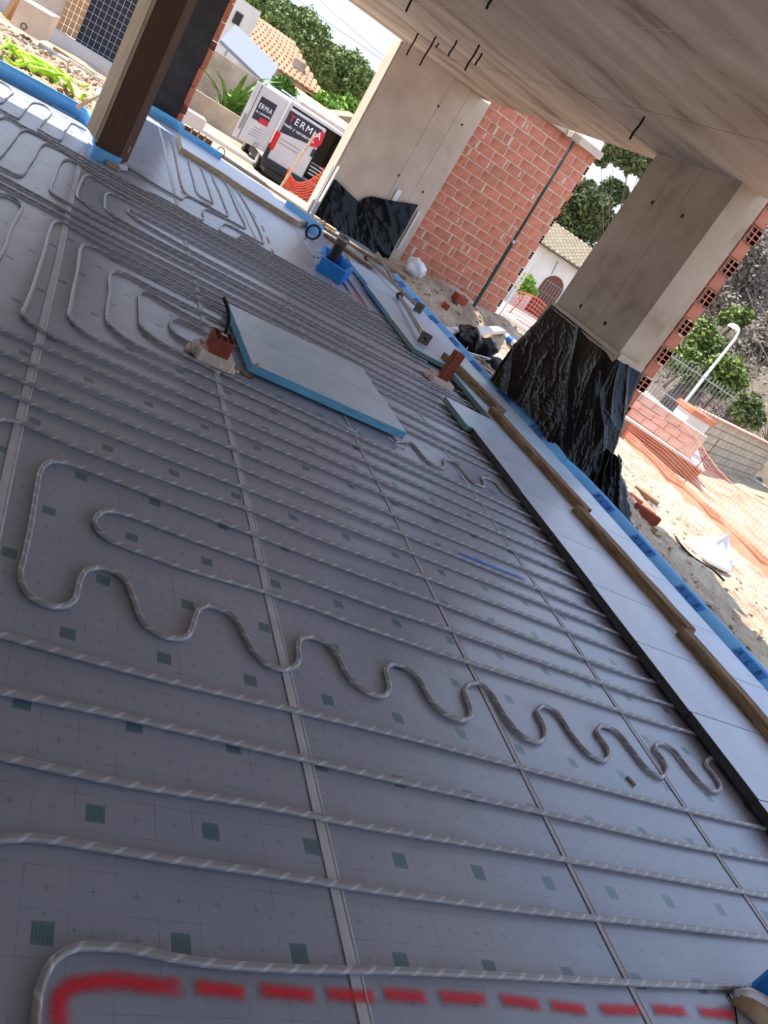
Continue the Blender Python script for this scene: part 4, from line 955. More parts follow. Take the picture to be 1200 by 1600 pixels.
# junk between strip and plastic
c = G(748, 562, -0.2)
def blob(q, z, r, mat, name, lab, cat, sq=(1, 1, 0.6), seed=1):
    c = G(*q, z); zz = gz(c.x, c.y)
    def fn(u, v):
        a = u * 6.2832; t = v * math.pi
        p = Vector((math.sin(t) * math.cos(a), math.sin(t) * math.sin(a), math.cos(t)))
        k = r * (1 + 0.35 * noise.noise(p * 1.9 + Vector((seed * 3, 0, 0))))
        return Vector((c.x + p.x * k * sq[0], c.y + p.y * k * sq[1], zz + r * sq[2] * 0.8 + p.z * k * sq[2]))
    return tag(MB().grid(fn, 24, 14).build(name, mat, smooth=True), lab, cat)
blob((722, 545), -0.16, 0.22, 'plastic_black', 'dark_bag', 'dark crumpled bag just outside the blue strip', 'bag', (0.7, 1.5, 0.8), 1)
blob((748, 563), -0.2, 0.2, 'van_dark', 'dark_glove', 'dark blue work bag among the junk heap', 'bag', (0.6, 1.4, 0.9), 2)
blob((775, 580), -0.2, 0.2, 'van_dark', 'dark_bag', 'dark bag against the plastic wrap', 'bag', (1.2, 0.8, 0.6), 3)
blob((680, 478), -0.1, 0.0001, 'sand', 'clod', 'tiny clod by the wall', 'clod') if False else None
jb = G(783, 553, -0.25); jz = gz(jb.x, jb.y)
bo = thing('water_bottle', 'clear plastic bottle with blue label lying among junk', 'bottle', loc=(jb.x, jb.y, jz))
M_ = lambda t: Vector((jb.x - 0.10 + 0.24 * t, jb.y + 0.22 - 0.30 * t, jz + 0.12 - 0.03 * t))
MB().tube([M_(0), M_(0.08), M_(0.2), M_(0.95), M_(1)], [0.02, 0.025, 0.06, 0.06, 0.05], 12).build('body', 'film_clear', bo, smooth=True)
MB().tube([M_(0.4), M_(0.7)], 0.063, 12).build('label_band', 'bottle_blue', bo)
MB().tube([M_(-0.06), M_(0.02)], 0.02, 8).build('cap', 'bottle_blue', bo)
for i in range(5):
    q = [(735, 560), (760, 590), (742, 580), (770, 570), (752, 598)][i]; c = G(*q, -0.18)
    pts = [onz(c.x + rnd.uniform(-.25, .25), c.y + rnd.uniform(-.25, .25), 0.03 + 0.05 * rnd.random()) for _ in range(6)]
    tag(MB().tube(smooth_path(pts, 0.04), 0.008, 5).build('scrap_cord', ['film_clear', 'timber', 'rubber', 'timber_pale', 'terracotta'][i]), ['white', 'brown', 'black', 'tan', 'orange'][i] + ' cord scrap tangled in the junk by the plastic wrap', 'cord', 'cord scraps in the junk')
lay('tan_lath', G(762, 560, -0.18), G(795, 575, -0.2), 0.03, 0.02, 'timber_pale', 'tan lath lying across the junk heap', 'lath')
# crumpled clear film beside the wide pillar
blob((640, 434), 0.0, 0.22, 'film_clear', 'plastic_film', 'crumpled clear plastic film at the brick wall foot', 'plastic film', (0.8, 1.2, 0.75), 8)
# planks on the far floor edge
for i, (a, b_, w, mt, lab) in enumerate([((2.3, 14.85, 0.05), (4.3, 13.75, 0.04), 0.16, 'timber_pale', 'long pale plank along the far floor edge'), ((4.0, 13.75, 0.0), (5.6, 13.2, 0.0), 0.13, 'timber', 'weathered plank at the plastic sheet foot'), ((3.95, 12.95, 0.0), (4.6, 12.2, 0.0), 0.12, 'timber', 'short weathered plank behind the black drain pipe')]):
    lay('plank', Vector(a), Vector(b_), w, 0.05, mt, lab, 'plank', 'planks at the far floor edge')
# wrapped pipe end in the near right corner
ce = G(1172, 1572, 0.03)
we = thing('wrapped_pipe_end', 'pipe end wrapped in white film beside a blue foam corner', 'pipe end', loc=(ce.x, ce.y, 0))
MB().tube([ce + Vector((-0.05, 0.02, 0.0)), ce + Vector((0.02, -0.02, 0)), ce + Vector((0.12, -0.12, 0))], [0.022, 0.032, 0.034], 12).build('tape_wrap', 'card', we, smooth=True)
MB().tube([ce + Vector((-0.055, 0.03, 0.012)), ce + Vector((0.0, 0.03, 0.02)), ce + Vector((0.10, -0.02, 0.02))], [0.012, 0.02, 0.03], 10).build('clear_film', 'film_clear', we, smooth=True)
MB().bbox(ce + Vector((0.13, 0.0, 0.04)), (0.12, 0.16, 0.12), 0.02).build('foam_corner', 'blue_foam_deep', we)
MB().tube([G(1136, 1551, 0.003), G(1148, 1570, 0.003), G(1152, 1600, 0.003)], 0.003, 5).build('film_edge', 'cable', we)
c = G(980, 1213, 0.006); tag(MB().tube([c, c + Vector((0.02, -0.045, 0))], 0.007, 7).build('plastic_clip', 'timber_pale'), 'tiny tan plastic clip lying on the film', 'clip')

# ================================================================== VAN
vY = 24.0; gzv = -0.86
van = thing('van', 'white work van seen from behind with open rear doors', 'van', loc=(5.85, 26.0, gzv))
def rbox(mb, x0, x1, y0, y1, z0, z1, r=0.12):
    poly = [(x0, y0), (x1, y0), (x1, y1), (x0, y1)]
    prof = [(x0 + 0.02, z0), (x1 - 0.02, z0), (x1, z0 + .2), (x1 - 0.03, z1 - r * 1.6), (x1 - r, z1 - 0.03), (x1 - r * 2, z1), (x0 + r * 2, z1), (x0 + r, z1 - 0.03), (x0 + 0.03, z1 - r * 1.6), (x0, z0 + .2)]
    n = len(prof); vs = [(a, y, b_) for y in (y0, y1) for a, b_ in prof]
    return mb.add(vs, [tuple(range(n)), tuple(range(n, 2 * n))[::-1]] + [(i, n + i, n + (i + 1) % n, (i + 1) % n) for i in range(n)])
# shell: floor, left side, roof, right side (open hold on the right half)
m = MB()
m.box((4.80, 26.2, 0.42), (0.1, 4.4, 1.55)); m.box((6.90, 26.2, 0.42), (0.1, 4.4, 1.55)); m.box((5.85, 26.2, 1.22), (2.16, 4.4, 0.07)); m.box((5.85, 26.2, -0.33), (2.16, 4.4, 0.1)); m.box((5.85, 27.3, 0.45), (2.0, 2.2, 1.5))
m.build('body_shell', 'van_white', van)
m = MB(); m.box((5.85, 26.15, 0.45), (1.96, 0.05, 1.4)); m.box((6.82, 25.2, 0.45), (0.04, 2.0, 1.4)); m.box((5.85, 25.1, -0.27), (1.96, 2.0, 0.02)); m.build('hold_lining', 'van_inside', van)
m = MB()
for k in range(4): m.box((6.35, 24.25 + 0.06 * k, -0.1 + 0.09 * k), (0.55, 0.05, 0.04))
m.build('ladder_rails', 'galv', van)
MB().bbox((6.2, 24.6, 0.0), (0.35, 0.4, 0.4), 0.03).build('tool_box', 'van_dark', van); MB().bbox((6.6, 24.7, 0.12), (0.3, 0.3, 0.25), 0.03).build('crate', 'van_red', van)
# closed left rear door
dr = MB().bbox((5.37, vY - 0.02, 0.40), (1.12, 0.08, 1.46), 0.03).build('rear_door', 'van_white', van)
def onpl(pxs, y): return [PY(a, b_, y) for a, b_ in pxs]
yp = vY - 0.066
def panel(pxs, mat, name, parent, y, th=0.004):
    q = onpl(pxs, y); m = MB(); n = len(q)
    m.add([p for p in q] + [p + Vector((0, th, 0)) for p in q], [tuple(range(n)), tuple(range(n, 2 * n))[::-1]] + [(i, (i + 1) % n, n + (i + 1) % n, n + i) for i in range(n)])
    return m.build(name, mat, parent)
panel([(454, 172), (503, 203), (507, 209), (500, 226), (494, 230), (437, 206)], 'van_navy', 'door_print', dr, yp)
panel([(500, 205), (505, 206), (508, 211), (501, 227), (495, 231), (480, 227), (490, 215)], 'van_red', 'door_print', dr, yp - 0.002)
def word(body, size, mat, parent, origin, M, sp=1.0):
    cu = bpy.data.curves.new('lettering', 'FONT'); cu.body = body; cu.size = size; cu.extrude = 0.002; cu.space_character = sp
    t = bpy.data.objects.new('lettering', cu); C.objects.link(t)
    me = bpy.data.meshes.new_from_object(t.evaluated_get(bpy.context.evaluated_depsgraph_get())); bpy.data.objects.remove(t); bpy.data.curves.remove(cu)
    me.materials.clear(); me.materials.append(MATS[mat])
    M2 = Matrix.Translation(Vector(origin) - WL[parent.name]) @ M
    me.transform(M2); o = obj('lettering', me, parent); return o
MX = Matrix.Rotation(math.pi / 2, 4, 'X')
o0 = PY(450.5, 188, yp - 0.006); o1 = PY(456.5, 192, yp - 0.006)
word('T', 0.25, 'letter_red', dr, o0, MX); word('ERMiA', 0.25, 'letter_white', dr, o1 + Vector((0.05, 0, 0)), MX, 1.25)
word('nado y aerotermia', 0.125, 'letter_white', dr, PY(443, 195, yp - 0.006), MX)
m = MB()
for a, b_ in [((438, 216), (470, 234)), ((436, 222), (466, 239))]:
    p, q = PY(*a, yp), PY(*b_, yp); q.z = p.z; m.box((p + q) / 2, (q.x - p.x, 0.004, 0.018))
m.build('small_print', 'letter_grey', dr)
MB().bbox(PY(489, 239, vY - 0.08), (0.09, 0.04, 0.22), 0.02).build('door_handle', 'van_dark', dr)
tl = MB().bbox((4.82, vY - 0.04, 0.18), (0.14, 0.1, 0.5), 0.03).build('tail_light', 'tail_red', van)
m = MB(); m.bbox((5.85, vY - 0.05, -0.42), (2.2, 0.18, 0.26), 0.05); m.bbox((4.80, vY + 0.0, -0.18), (0.16, 0.12, 0.5), 0.03); m.build('bumper', 'van_dark', van)
MB().box((5.85, 25.6, -0.56), (1.9, 3.4, 0.2)).build('underbody', 'van_dark', van)
def disc(c, r, w, mat, name, parent): return MB().tube([Vector(c) - Vector((w / 2, 0, 0)), Vector(c) + Vector((w / 2, 0, 0))], r, 20).build(name, mat, parent)
for x in (4.92, 6.78):
    for y in (25.0, 27.8): wh = disc((x, y, gzv + 0.32), 0.32, 0.2, 'tyre', 'wheel', van); disc((x - 0.09, y, gzv + 0.32), 0.18, 0.06, 'galv', 'rim', wh)
for x in (5.05, 6.6): MB().tube([(x, 24.3, 1.33), (x, 27.5, 1.33)], 0.02, 6).build('roof_rail', 'galv', van)
MB().tube([(5.1, 24.5, 1.36), (6.6, 24.5, 1.36)], 0.02, 6).build('roof_bar', 'galv', van)
MB().tube([PY(449, 292, vY - .1) + Vector((0.05 * k, 0, -0.12 * math.sin(k / 8 * math.pi))) for k in range(9)], 0.012, 5).build('tow_cable', 'galv', van)
# open left door swung back towards the viewer
hg = Vector((4.74, vY - 0.02, 0)); le = PY(371, 196, 23.15); le.z = 0; ax = (hg - le).normalized(); wd = (hg - le).length
MD = Matrix(((ax.x, 0, ax.y, 0), (ax.y, 0, -ax.x, 0), (0, 1, 0, 0), (0, 0, 0, 1)))     # local x along the door, y up, z towards the viewer
def dpt(x, y, z=0.0): return le + MD.to_3x3() @ Vector((x, y, z))
def dbox(x0, x1, y0, y1, z0, z1, mat, name, parent, bev=0.02):
    m = MB(); c = dpt((x0 + x1) / 2, (y0 + y1) / 2, (z0 + z1) / 2); m.bbox(c, (x1 - x0, y1 - y0, z1 - z0), bev, M=MD); return m.build(name, mat, parent)
od = dbox(0.0, wd, -0.22, 1.24, -0.06, 0.0, 'van_white', 'open_door', van, 0.025)
dbox(0.18, 0.205, -0.2, 1.22, -0.02, 0.004, 'van_dark', 'door_gap', od, 0.002)
dbox(0.05, 0.14, 0.02, 0.42, -0.01, 0.012, 'letter_grey', 'hinge_recess', od, 0.005)
dbox(0.33, 0.98, 0.40, 0.98, 0.0, 0.006, 'van_navy', 'door_print', od, 0.001)
dbox(0.60, 0.98, 0.38, 0.52, 0.002, 0.009, 'van_red', 'door_print', od, 0.001)
MT = MD
word('ERMiA', 0.18, 'letter_white', od, dpt(0.36, 0.70, 0.012), MT, 1.15)
word('do y aerotermia', 0.09, 'letter_white', od, dpt(0.35, 0.58, 0.012), MT)
for k in range(4): dbox(0.45 + 0.03 * k, 0.9, 0.02 + 0.07 * k, 0.035 + 0.07 * k, 0.0, 0.004, 'letter_grey', 'small_print', od, 0.0005)
dbox(0.82, 1.0, -0.21, -0.10, 0.0, 0.04, 'galv', 'door_latch', od, 0.01)

# kerb, terrace and street
m = MB(); m.prism([(2.0, 26.4), (16, 20.6), (16, 21.1), (2.0, 26.9)], -1.0, -0.70); struct('trim_1', m, 'road', 'pale street kerb in front of the van')
m = MB(); m.prism([(0.6, 15.6), (5.6, 15.45), (5.6, 17.3), (0.6, 17.9)], -0.6, -0.14); struct('trim_2', m, 'road', 'bright concrete ledge beyond the far floor edge')
m = MB(); m.prism([(-4, 26.5), (2.0, 26.9), (16, 21.1), (40, 18), (40, 34), (-4, 34)], -1.2, -0.83); struct('street', m, 'road', 'sunlit pale street surface')
lay('long_beam', Vector((1.9, 19.8, -0.62)), Vector((6.2, 17.9, -0.45)), 0.14, 0.1, 'timber', 'dark weathered beam along the bright ground before the van', 'beam')
# slotted white bricks in the sun
for i in range(4):
    c = G(292 + 9.5 * i, 208 + 6.5 * i, -0.12); c.y = 16.4 + 0 * i
    c = PY(291 + 10.0 * i, 207 + 7 * i, 16.2)
    tag(MB().wells((0.12, 0.16, 0.22), 1, 2, 0.06, M=Matrix.Translation((c.x, c.y, -0.03)) @ Matrix.Rotation(-math.pi / 2, 4, 'Z')).build('slotted_block', ['block', 'earth_brown']), ['first', 'second', 'third', 'fourth'][i] + ' pale slotted block from the black pier, in the sun', 'block', 'slotted blocks in the sun')
tag(MB().tube([PY(345 + 6 * math.cos(k / 16 * 6.283), 238 + 8 * math.sin(k / 16 * 6.283), 14.6) for k in range(16)], 0.008, 5, closed=True).build('wire_loop', 'steel_rust'), 'thin wire loop standing at the end of the blue strip', 'wire')

# ================================================================== ORANGE NETS
def net(fn, nu, nv, name, lab, rs=0.008, hem=0.02, posts=()):
    """fn(u,v) -> point; strands are real flat ribbons"""
    o = thing(name, lab, 'safety net', loc=fn(0.5, 0))
    m = MB(); S = 24
    for i in range(nu + 1): m.tube([fn(i / nu, k / 10) for k in range(11)], rs * 0.7, 3, caps=False)
    for j in range(nv + 1): m.tube([fn(k / S, j / nv) for k in range(S + 1)], rs if j not in (0, nv) else hem, 3, caps=False)
    m.build('netting', 'orange_net', o); return o
def n1(u, v):
    a = PY(452, 262, 20.0).lerp(PY(516, 258, 20.4), u); sag = 0.42 * math.sin(u * math.pi) ** 0.8
    t = Vector((a.x, a.y, a.z - sag)); b_ = Vector((PY(437, 300, 20.0).x * (1 - u) + PY(500, 318, 20.4).x * u, 20.0 + 0.4 * u, -0.84))
    return b_.lerp(t, v) + Vector((0, 0.05 * noise.noise(Vector((u * 6, v * 3, 0))), 0))
o = net(n1, 22, 13, 'safety_net', 'orange plastic net hung from a timber post before the van', 0.014, 0.02)
a, b_ = PY(436, 296, 19.95), PY(494, 207, 19.95)
MB().tube([a, b_], 0.03, 6).build('timber_post', 'timber_pale', o)
MB().box((5.25, 19.9, -0.45), (0.9, 0.04, 0.12), M=Matrix.Rotation(0.1, 4, 'Y')).build('rail', 'terracotta', o)
XN = 12.9
def n2(u, v):
    y = 16.5 - 12.5 * u; top = 0.30 - 0.35 * abs(math.sin(u * math.pi * 3.3 + 0.4)); z = -0.72 + (top + 0.72) * v
    return Vector((XN + 0.12 * noise.noise(Vector((u * 9, v * 2, 1))), y, z))
o = net(n2, 120, 14, 'safety_net', 'long orange safety net along the lower plot at right', 0.0038, 0.012)
MB().box((XN + 0.03, 10.2, -0.80), (0.05, 13.0, 0.32)).build('lower_band', 'terracotta', o)
for y in (15.2, 12.4, 9.3, 6.4): MB().tube([(XN + 0.04, y, -1.0), (XN + 0.04, y, 0.45)], 0.012, 6).build('stake', 'rust_bar', o)
def n3(u, v): return Vector((12.4 + 3.4 * u, 21.6 - 0.6 * u, -0.75 + (1.05 + 0.12 * math.sin(u * 9)) * v))
o = net(n3, 30, 10, 'safety_net', 'far orange net between the brick wall and the big pillar', 0.014, 0.02)
MB().tube([(12.2, 21.3, -0.45), (14.6, 20.3, -0.5)], 0.09, 8).build('pale_rail', 'white_plaster', o)
for i, q in enumerate([(833, 415), (822, 430)]):
    b_ = PY(*q, 20.5); tag(MB().tube([(b_.x - 0.05, 20.5, gz(b_.x, 20.5) - 0.1), b_], 0.025, 6).build('fence_post', 'wire_pale'), ['taller', 'shorter'][i] + ' thin pale fence post right of the brick wall', 'fence post', 'thin fence posts')

# ================================================================== LOW WALLS ON THE RIGHT
m = MB(); m.prism([(11.6, 15.8), (14.4, 13.6), (17.6, 17.6), (14.5, 19.6)], -1.2, -0.46); rw_ = struct('shade_block', m, 'earth_brown', 'low brown block standing for a shaded strip behind the orange net')  # brown colour stands for shade on the ground, pale top for its sunlit edge
MB().prism([(11.55, 15.8), (14.42, 13.55), (17.65, 17.6), (14.5, 19.65)], -0.46, -0.41).build('lit_top', 'road', rw_)
# concrete block wall: real blocks
A, B_ = G(1092, 640, 0.45), G(1215, 700, 0.45)
dv = (B_ - A); dv.z = 0; Lw = dv.length; an = math.atan2(dv.y, dv.x); dv.normalize()
bw = struct('block_wall', MB().box(A + dv * (Lw / 2) + Vector((0, 0, -0.75)) + Vector((dv.y, -dv.x, 0)) * -0.1, (Lw, 0.14, 1.5), rz=an), 'mortar', 'pale concrete block wall at the right edge')
bl = MB().bbox((0, 0, 0), (0.47, 0.12, 0.225), 0.012).mesh('block', 'block')
nb = int(Lw / 0.49)
for c in range(6):
    for k in range(nb + 1):
        x = (k + (0.5 if c % 2 else 0.0)) * 0.49
        if x > Lw: continue
        p = A + dv * x + Vector((0, 0, -0.12 - 0.24 * c))
        put(bl, 'block', p.x, p.y, p.z, bw, rz=an)
MB().box(A + dv * (Lw / 2) + Vector((0, 0, 0.015)), (Lw, 0.3, 0.04), rz=an).build('coping', 'terracotta', bw)
pc = G(1070, 668, 0.0)
lp = thing('gate_pillar', 'stubby plastered pillar with brick cap left of the block wall', 'pillar', loc=(pc.x, pc.y, -0.9))
MB().bbox((pc.x, pc.y, -0.25), (0.75, 0.6, 1.3), 0.03).build('plaster_block', 'white_plaster', lp); MB().bbox((pc.x, pc.y, 0.45), (0.85, 0.7, 0.14), 0.02).build('brick_cap', 'brick', lp)
a, b_ = G(990, 604, 0.2), G(1048, 644, 0.2); dd = (b_ - a).normalized(); an2 = math.atan2(dd.y, dd.x); Ll = (b_ - a).length
lw = struct('low_brick_wall', MB().box((a + b_) / 2 + Vector((0, 0, -0.55)), (Ll + 2, 0.2, 1.1), rz=an2), 'mortar', 'low unfinished brick wall left of the stubby pillar')
pale_b = MB().bbox((0, 0, 0), (0.345, 0.12, 0.185), 0.006).mesh('brick', 'brick_pale')
for c in range(5):
    for k in range(int((Ll + 2) / 0.36)):
        p = a - dd + dd * (k * 0.36 + (0.18 if c % 2 else 0.05)) + Vector((dd.y, -dd.x, 0)) * 0.07 + Vector((0, 0, -0.1 - 0.2 * c)); put(pale_b, 'brick', p.x, p.y, p.z, lw, rz=an2)
wf = thing('wire_fence', 'thin vertical bar fence above the low brick wall', 'fence', loc=a + Vector((0, 0, 0.1)))
for k in range(26):
    p = a + dd * (Ll + 1.2) * k / 25 + Vector((0.8, 1.2, 0)); MB().box(p + Vector((0, 0, 0.5)), (0.014, 0.014, 1.25)).build('bar', 'letter_grey', wf)
for z in (0.2, 1.0):
    MB().tube([a + Vector((0.8, 1.2, z)), a + dd * (Ll + 1.2) + Vector((0.8, 1.2, z))], 0.014, 5).build('rail', 'galv', wf)
# street lamp
ls = thing('street_lamp', 'white street lamp leaning over the scrubby hillside', 'street lamp', loc=PX(1075, 622, 20))
b0, b1_, b2_ = PX(1076, 620, 20), PX(1148, 530, 20), PX(1155, 517, 20)
MB().tube([b0 - Vector((0, 0, 1.2)), b0, b1_, b2_], [0.06, 0.055, 0.045, 0.03], 8).build('pole', 'lamp_white', ls)
hd = PX(1147, 512, 20)
def headf(u, v):
    a = u * 6.2832; r = math.sin(v * math.pi * 0.5); return hd + Vector((0.12 * math.cos(a) * r, 0.30 * math.sin(a) * r, 0.16 * math.cos(v * math.pi * 0.5) - 0.04))
MB().grid(headf, 20, 8).build('lamp_head', 'lamp_white', ls, smooth=True)

# ================================================================== HOUSES
def tiles_roof(o, P00, P10, P01, P11, nu, nv, mat):
    """individual roof tiles as shared mesh laid on a plane (corner points eave-left, eave-right, ridge-left, ridge-right)"""
    ux = (P10 - P00); uy = (P01 - P00); n = ux.cross(uy).normalized()
    if n.z < 0: n = -n
    tw, tl = ux.length / nu, uy.length / nv
    vs = []
    for y in (0, 1):
        for k in range(5): a = k / 4 * math.pi; vs.append((-math.cos(a) * tw * 0.5, (y - 0.5) * tl * 1.12, math.sin(a) * tw * 0.35 + (0.02 if y == 0 else 0)))
    mm = MB(); mm.add(vs, [(k, k + 1, k + 6, k + 5) for k in range(4)] + [(0, 1, 2, 3, 4)[::-1]]); me = mm.mesh('roof_tile', mat)
    ex = ux.normalized(); ey = uy.normalized(); Mr = Matrix((ex, ey, n)).transposed()
    q = Mr.to_quaternion()
    for j in range(nv):
        for i in range(nu):
            t = (i + .5) / nu; s = (j + .5) / nv
            p = (P00.lerp(P10, t)).lerp(P01.lerp(P11, t), s) + n * 0.03
            ob = bpy.data.objects.new('roof_tile', me); C.objects.link(ob); ob.parent = o; ob.location = p - WL.get(o.name, Vector()); ob.rotation_mode = 'QUATERNION'; ob.rotation_quaternion = q
YH = 32.0
hr = thing('white_house', 'white house with pale tiled roof and arched doorway', 'house', loc=(19.5, YH, -0.86))
e0, e1 = PY(833, 381, YH), PY(930, 430, YH); ez = (e0.z + e1.z) / 2
eL, eR = e0.x - 3.0, e1.x + 6
MB().box(((eL + eR) / 2, YH + 2.5, (ez - 1.0) / 2), (eR - eL, 5, ez + 1.0)).build('wall', 'white_plaster', hr)
r0 = Vector((eL - 0.3, YH - 0.35, ez - 0.02)); r1 = Vector((eR + .3, YH - 0.35, ez - 0.02)); r2 = Vector((eL - .3, YH + 2.6, ez + 1.0)); r3 = Vector((eR + .3, YH + 2.6, ez + 1.0))
rf = MB().add([r0, r1, r3, r2, r0 - Vector((0, 0, .08)), r1 - Vector((0, 0, .08)), r3 - Vector((0, 0, .08)), r2 - Vector((0, 0, .08))], [(0, 1, 2, 3), (7, 6, 5, 4), (0, 4, 5, 1), (1, 5, 6, 2), (2, 6, 7, 3), (3, 7, 4, 0)]).build('roof', 'roof_grey', hr)
sub0, sub1 = r0.lerp(r1, 0.12), r0.lerp(r1, 0.62)
tiles_roof(rf, sub0, sub1, r2.lerp(r3, 0.12), r2.lerp(r3, 0.62), 22, 12, 'roof_grey')
cA = PY(850, 468, YH - 0.01)
arch = [(cA.x - 0.55, -0.86), (cA.x + 0.55, -0.86), (cA.x + 0.55, 0.55)] + [(cA.x + 0.55 * math.cos(k / 8 * math.pi), 0.55 + 0.5 * math.sin(k / 8 * math.pi)) for k in range(1, 8)] + [(cA.x - 0.55, 0.55)]
dm = MB(); n = len(arch); dm.add([(x, YH - 0.03, z) for x, z in arch] + [(x, YH + 0.05, z) for x, z in arch], [tuple(range(n)), tuple(range(n, 2 * n))[::-1]] + [(i, n + i, n + (i + 1) % n, (i + 1) % n) for i in range(n)])
adoor = dm.build('arched_door', 'rust_bar', hr)
for k in range(6): MB().box((cA.x - 0.4 + 0.16 * k, YH - 0.05, 0.0), (0.025, 0.02, 1.5)).build('door_bar', 'letter_grey', adoor)
for z in (-0.4, 0.2, 0.7): MB().box((cA.x, YH - 0.055, z), (0.95, 0.02, 0.025)).build('door_bar', 'letter_grey', adoor)
MB().tube([PY(862, 428, YH - 0.03), PY(872, 408, YH - 0.03)], 0.02, 5).build('down_wire', 'letter_grey', hr)

YL = 46.0
hl = thing('tiled_house', 'long pale house with terracotta tiled roof left of the pines', 'house', loc=(8, YL, -0.9))
eA, eB = PY(384, 72, YL), PY(492, 160, YL)
ev = (eA.z + eB.z) / 2 + 0.1
xl, xr = eA.x - 3, eB.x + 0.05
MB().box(((xl + xr) / 2, YL + 4, (ev - 1) / 2), (xr - xl, 8, ev + 1)).build('wall', 'white_plaster', hl)
q0, q1 = Vector((xl - .3, YL - .4, ev)), Vector((xr + .35, YL - .4, ev)); rz_ = 1.55; q2, q3 = Vector((xl - .3, YL + 4, ev + rz_)), Vector((xr - 1.6, YL + 4, ev + rz_))
rf2 = MB().add([q0, q1, q3, q2, q0 - Vector((0, 0, .12)), q1 - Vector((0, 0, .12))], [(0, 1, 2, 3), (4, 5, 1, 0)]).build('roof', 'roof_tile', hl)
MB().add([q1, Vector((xr + .35, YL + 8.4, ev)), q3], [(0, 1, 2)]).build('roof_hip', 'roof_tile', hl)
tiles_roof(rf2, q0, q1, q2, q3, 26, 9, 'roof_tile')
cc = PY(463, 108, YL + 1.2); MB().bbox(cc + Vector((0, 0, -0.2)), (0.7, 0.6, 1.3), 0.03).build('chimney', 'old_wall', hl)
wv = PY(478, 158, YL - 0.02); wn = MB().box(wv, (0.35, 0.06, 0.75)).build('window', 'glass_dark', hl); MB().box(wv + Vector((0, -0.04, -0.42)), (0.5, 0.1, 0.08)).build('sill', 'old_wall', wn)
sq = PY(368, 45, YL - 3); st_ = thing('small_outbuilding', 'small pale outbuilding with a little window above the garden wall', 'outbuilding', loc=(sq.x, YL - 3, -0.9))
MB().box((sq.x - 0.6, YL - 2.0, 0.6), (2.6, 2, sq.z + 3.4)).build('wall', 'white_plaster', st_); MB().box((sq.x - 0.1, YL - 3.02, sq.z + 0.4), (0.35, 0.06, 0.5)).build('window', 'glass_dark', st_)
s1 = PY(395, 75, 36); st2_ = thing('grey_canopy', 'sloping grey roof panels below the tiled house', 'canopy', loc=(s1.x, 36, 0))
a, b_ = PY(345, 62, 36), PY(418, 132, 36)
MB().add([a, b_, b_ + Vector((0.6, 3, 0.8)), a + Vector((0.6, 3, 0.8)), a - Vector((0, 0, .12)), b_ - Vector((0, 0, .12)), b_ + Vector((0.6, 3, 0.68)), a + Vector((.6, 3, .68))], [(0, 1, 2, 3), (7, 6, 5, 4), (0, 4, 5, 1), (1, 5, 6, 2), (2, 6, 7, 3), (3, 7, 4, 0)]).build('panel', 'letter_grey', st2_)
for t in (0.1, 0.9):
    p = a.lerp(b_, t) + Vector((0.3, 1.5, 0.3)); MB().tube([(p.x, p.y, -0.9), p], 0.05, 6).build('support', 'galv', st2_)
# garden wall with planter in front
ga, gb = PY(282, 158, 30), PY(420, 255, 29)
struct('garden_wall', MB().prism([(1.2, 30.6), (5.9, 29.6), (5.95, 29.85), (1.25, 30.85)], -1.0, -0.12), 'old_wall', 'stained low garden wall beside the van')
struct('boundary_wall', MB().prism([(1.6, 33.6), (6.2, 32.8), (6.2, 33.1), (1.6, 33.9)], -1.0, 1.15), 'old_wall', 'stained taller wall behind the palm')
# terracotta shed roof right of van
sa = PY(490, 175, 34); sbp = PY(545, 205, 34)
sh = thing('terracotta_shed', 'low shed with orange tile edge behind the van roof', 'shed', loc=(sa.x, 34, -0.9))
MB().box(((sa.x + sbp.x) / 2 + 1, 35, 0.0), (sbp.x - sa.x + 3, 2, 1.9)).build('wall', 'old_wall', sh)
MB().add([(sa.x - .8, 33.7, 1.28), (sbp.x + 2, 33.7, 1.15), (sbp.x + 2, 35.5, 1.5), (sa.x - .8, 35.5, 1.62), (sa.x - .8, 33.7, 1.05), (sbp.x + 2, 33.7, 0.92)], [(0, 1, 2, 3), (4, 5, 1, 0)]).build('tile_edge', 'terracotta', sh)
sb2 = PY(540, 185, 40); gb_ = thing('gable_hut', 'small grey gabled hut beside the wide pillar', 'hut', loc=(sb2.x, 40, -0.9))
MB().prism([(sb2.x - 0.7, 40), (sb2.x + 2.0, 40), (sb2.x + 2.0, 42), (sb2.x - 0.7, 42)], -1, sb2.z - 0.3).build('wall', 'old_wall', gb_)
MB().add([(sb2.x - 1.0, 39.8, sb2.z - 0.35), (sb2.x + 0.5, 39.8, sb2.z + 0.35), (sb2.x + 2.2, 39.8, sb2.z - 0.35), (sb2.x - 1.0, 42, sb2.z - 0.35), (sb2.x + 0.5, 42, sb2.z + 0.35), (sb2.x + 2.2, 42, sb2.z - 0.35)], [(0, 1, 2), (0, 3, 4, 1), (1, 4, 5, 2)]).build('roof', 'roof_grey', gb_)

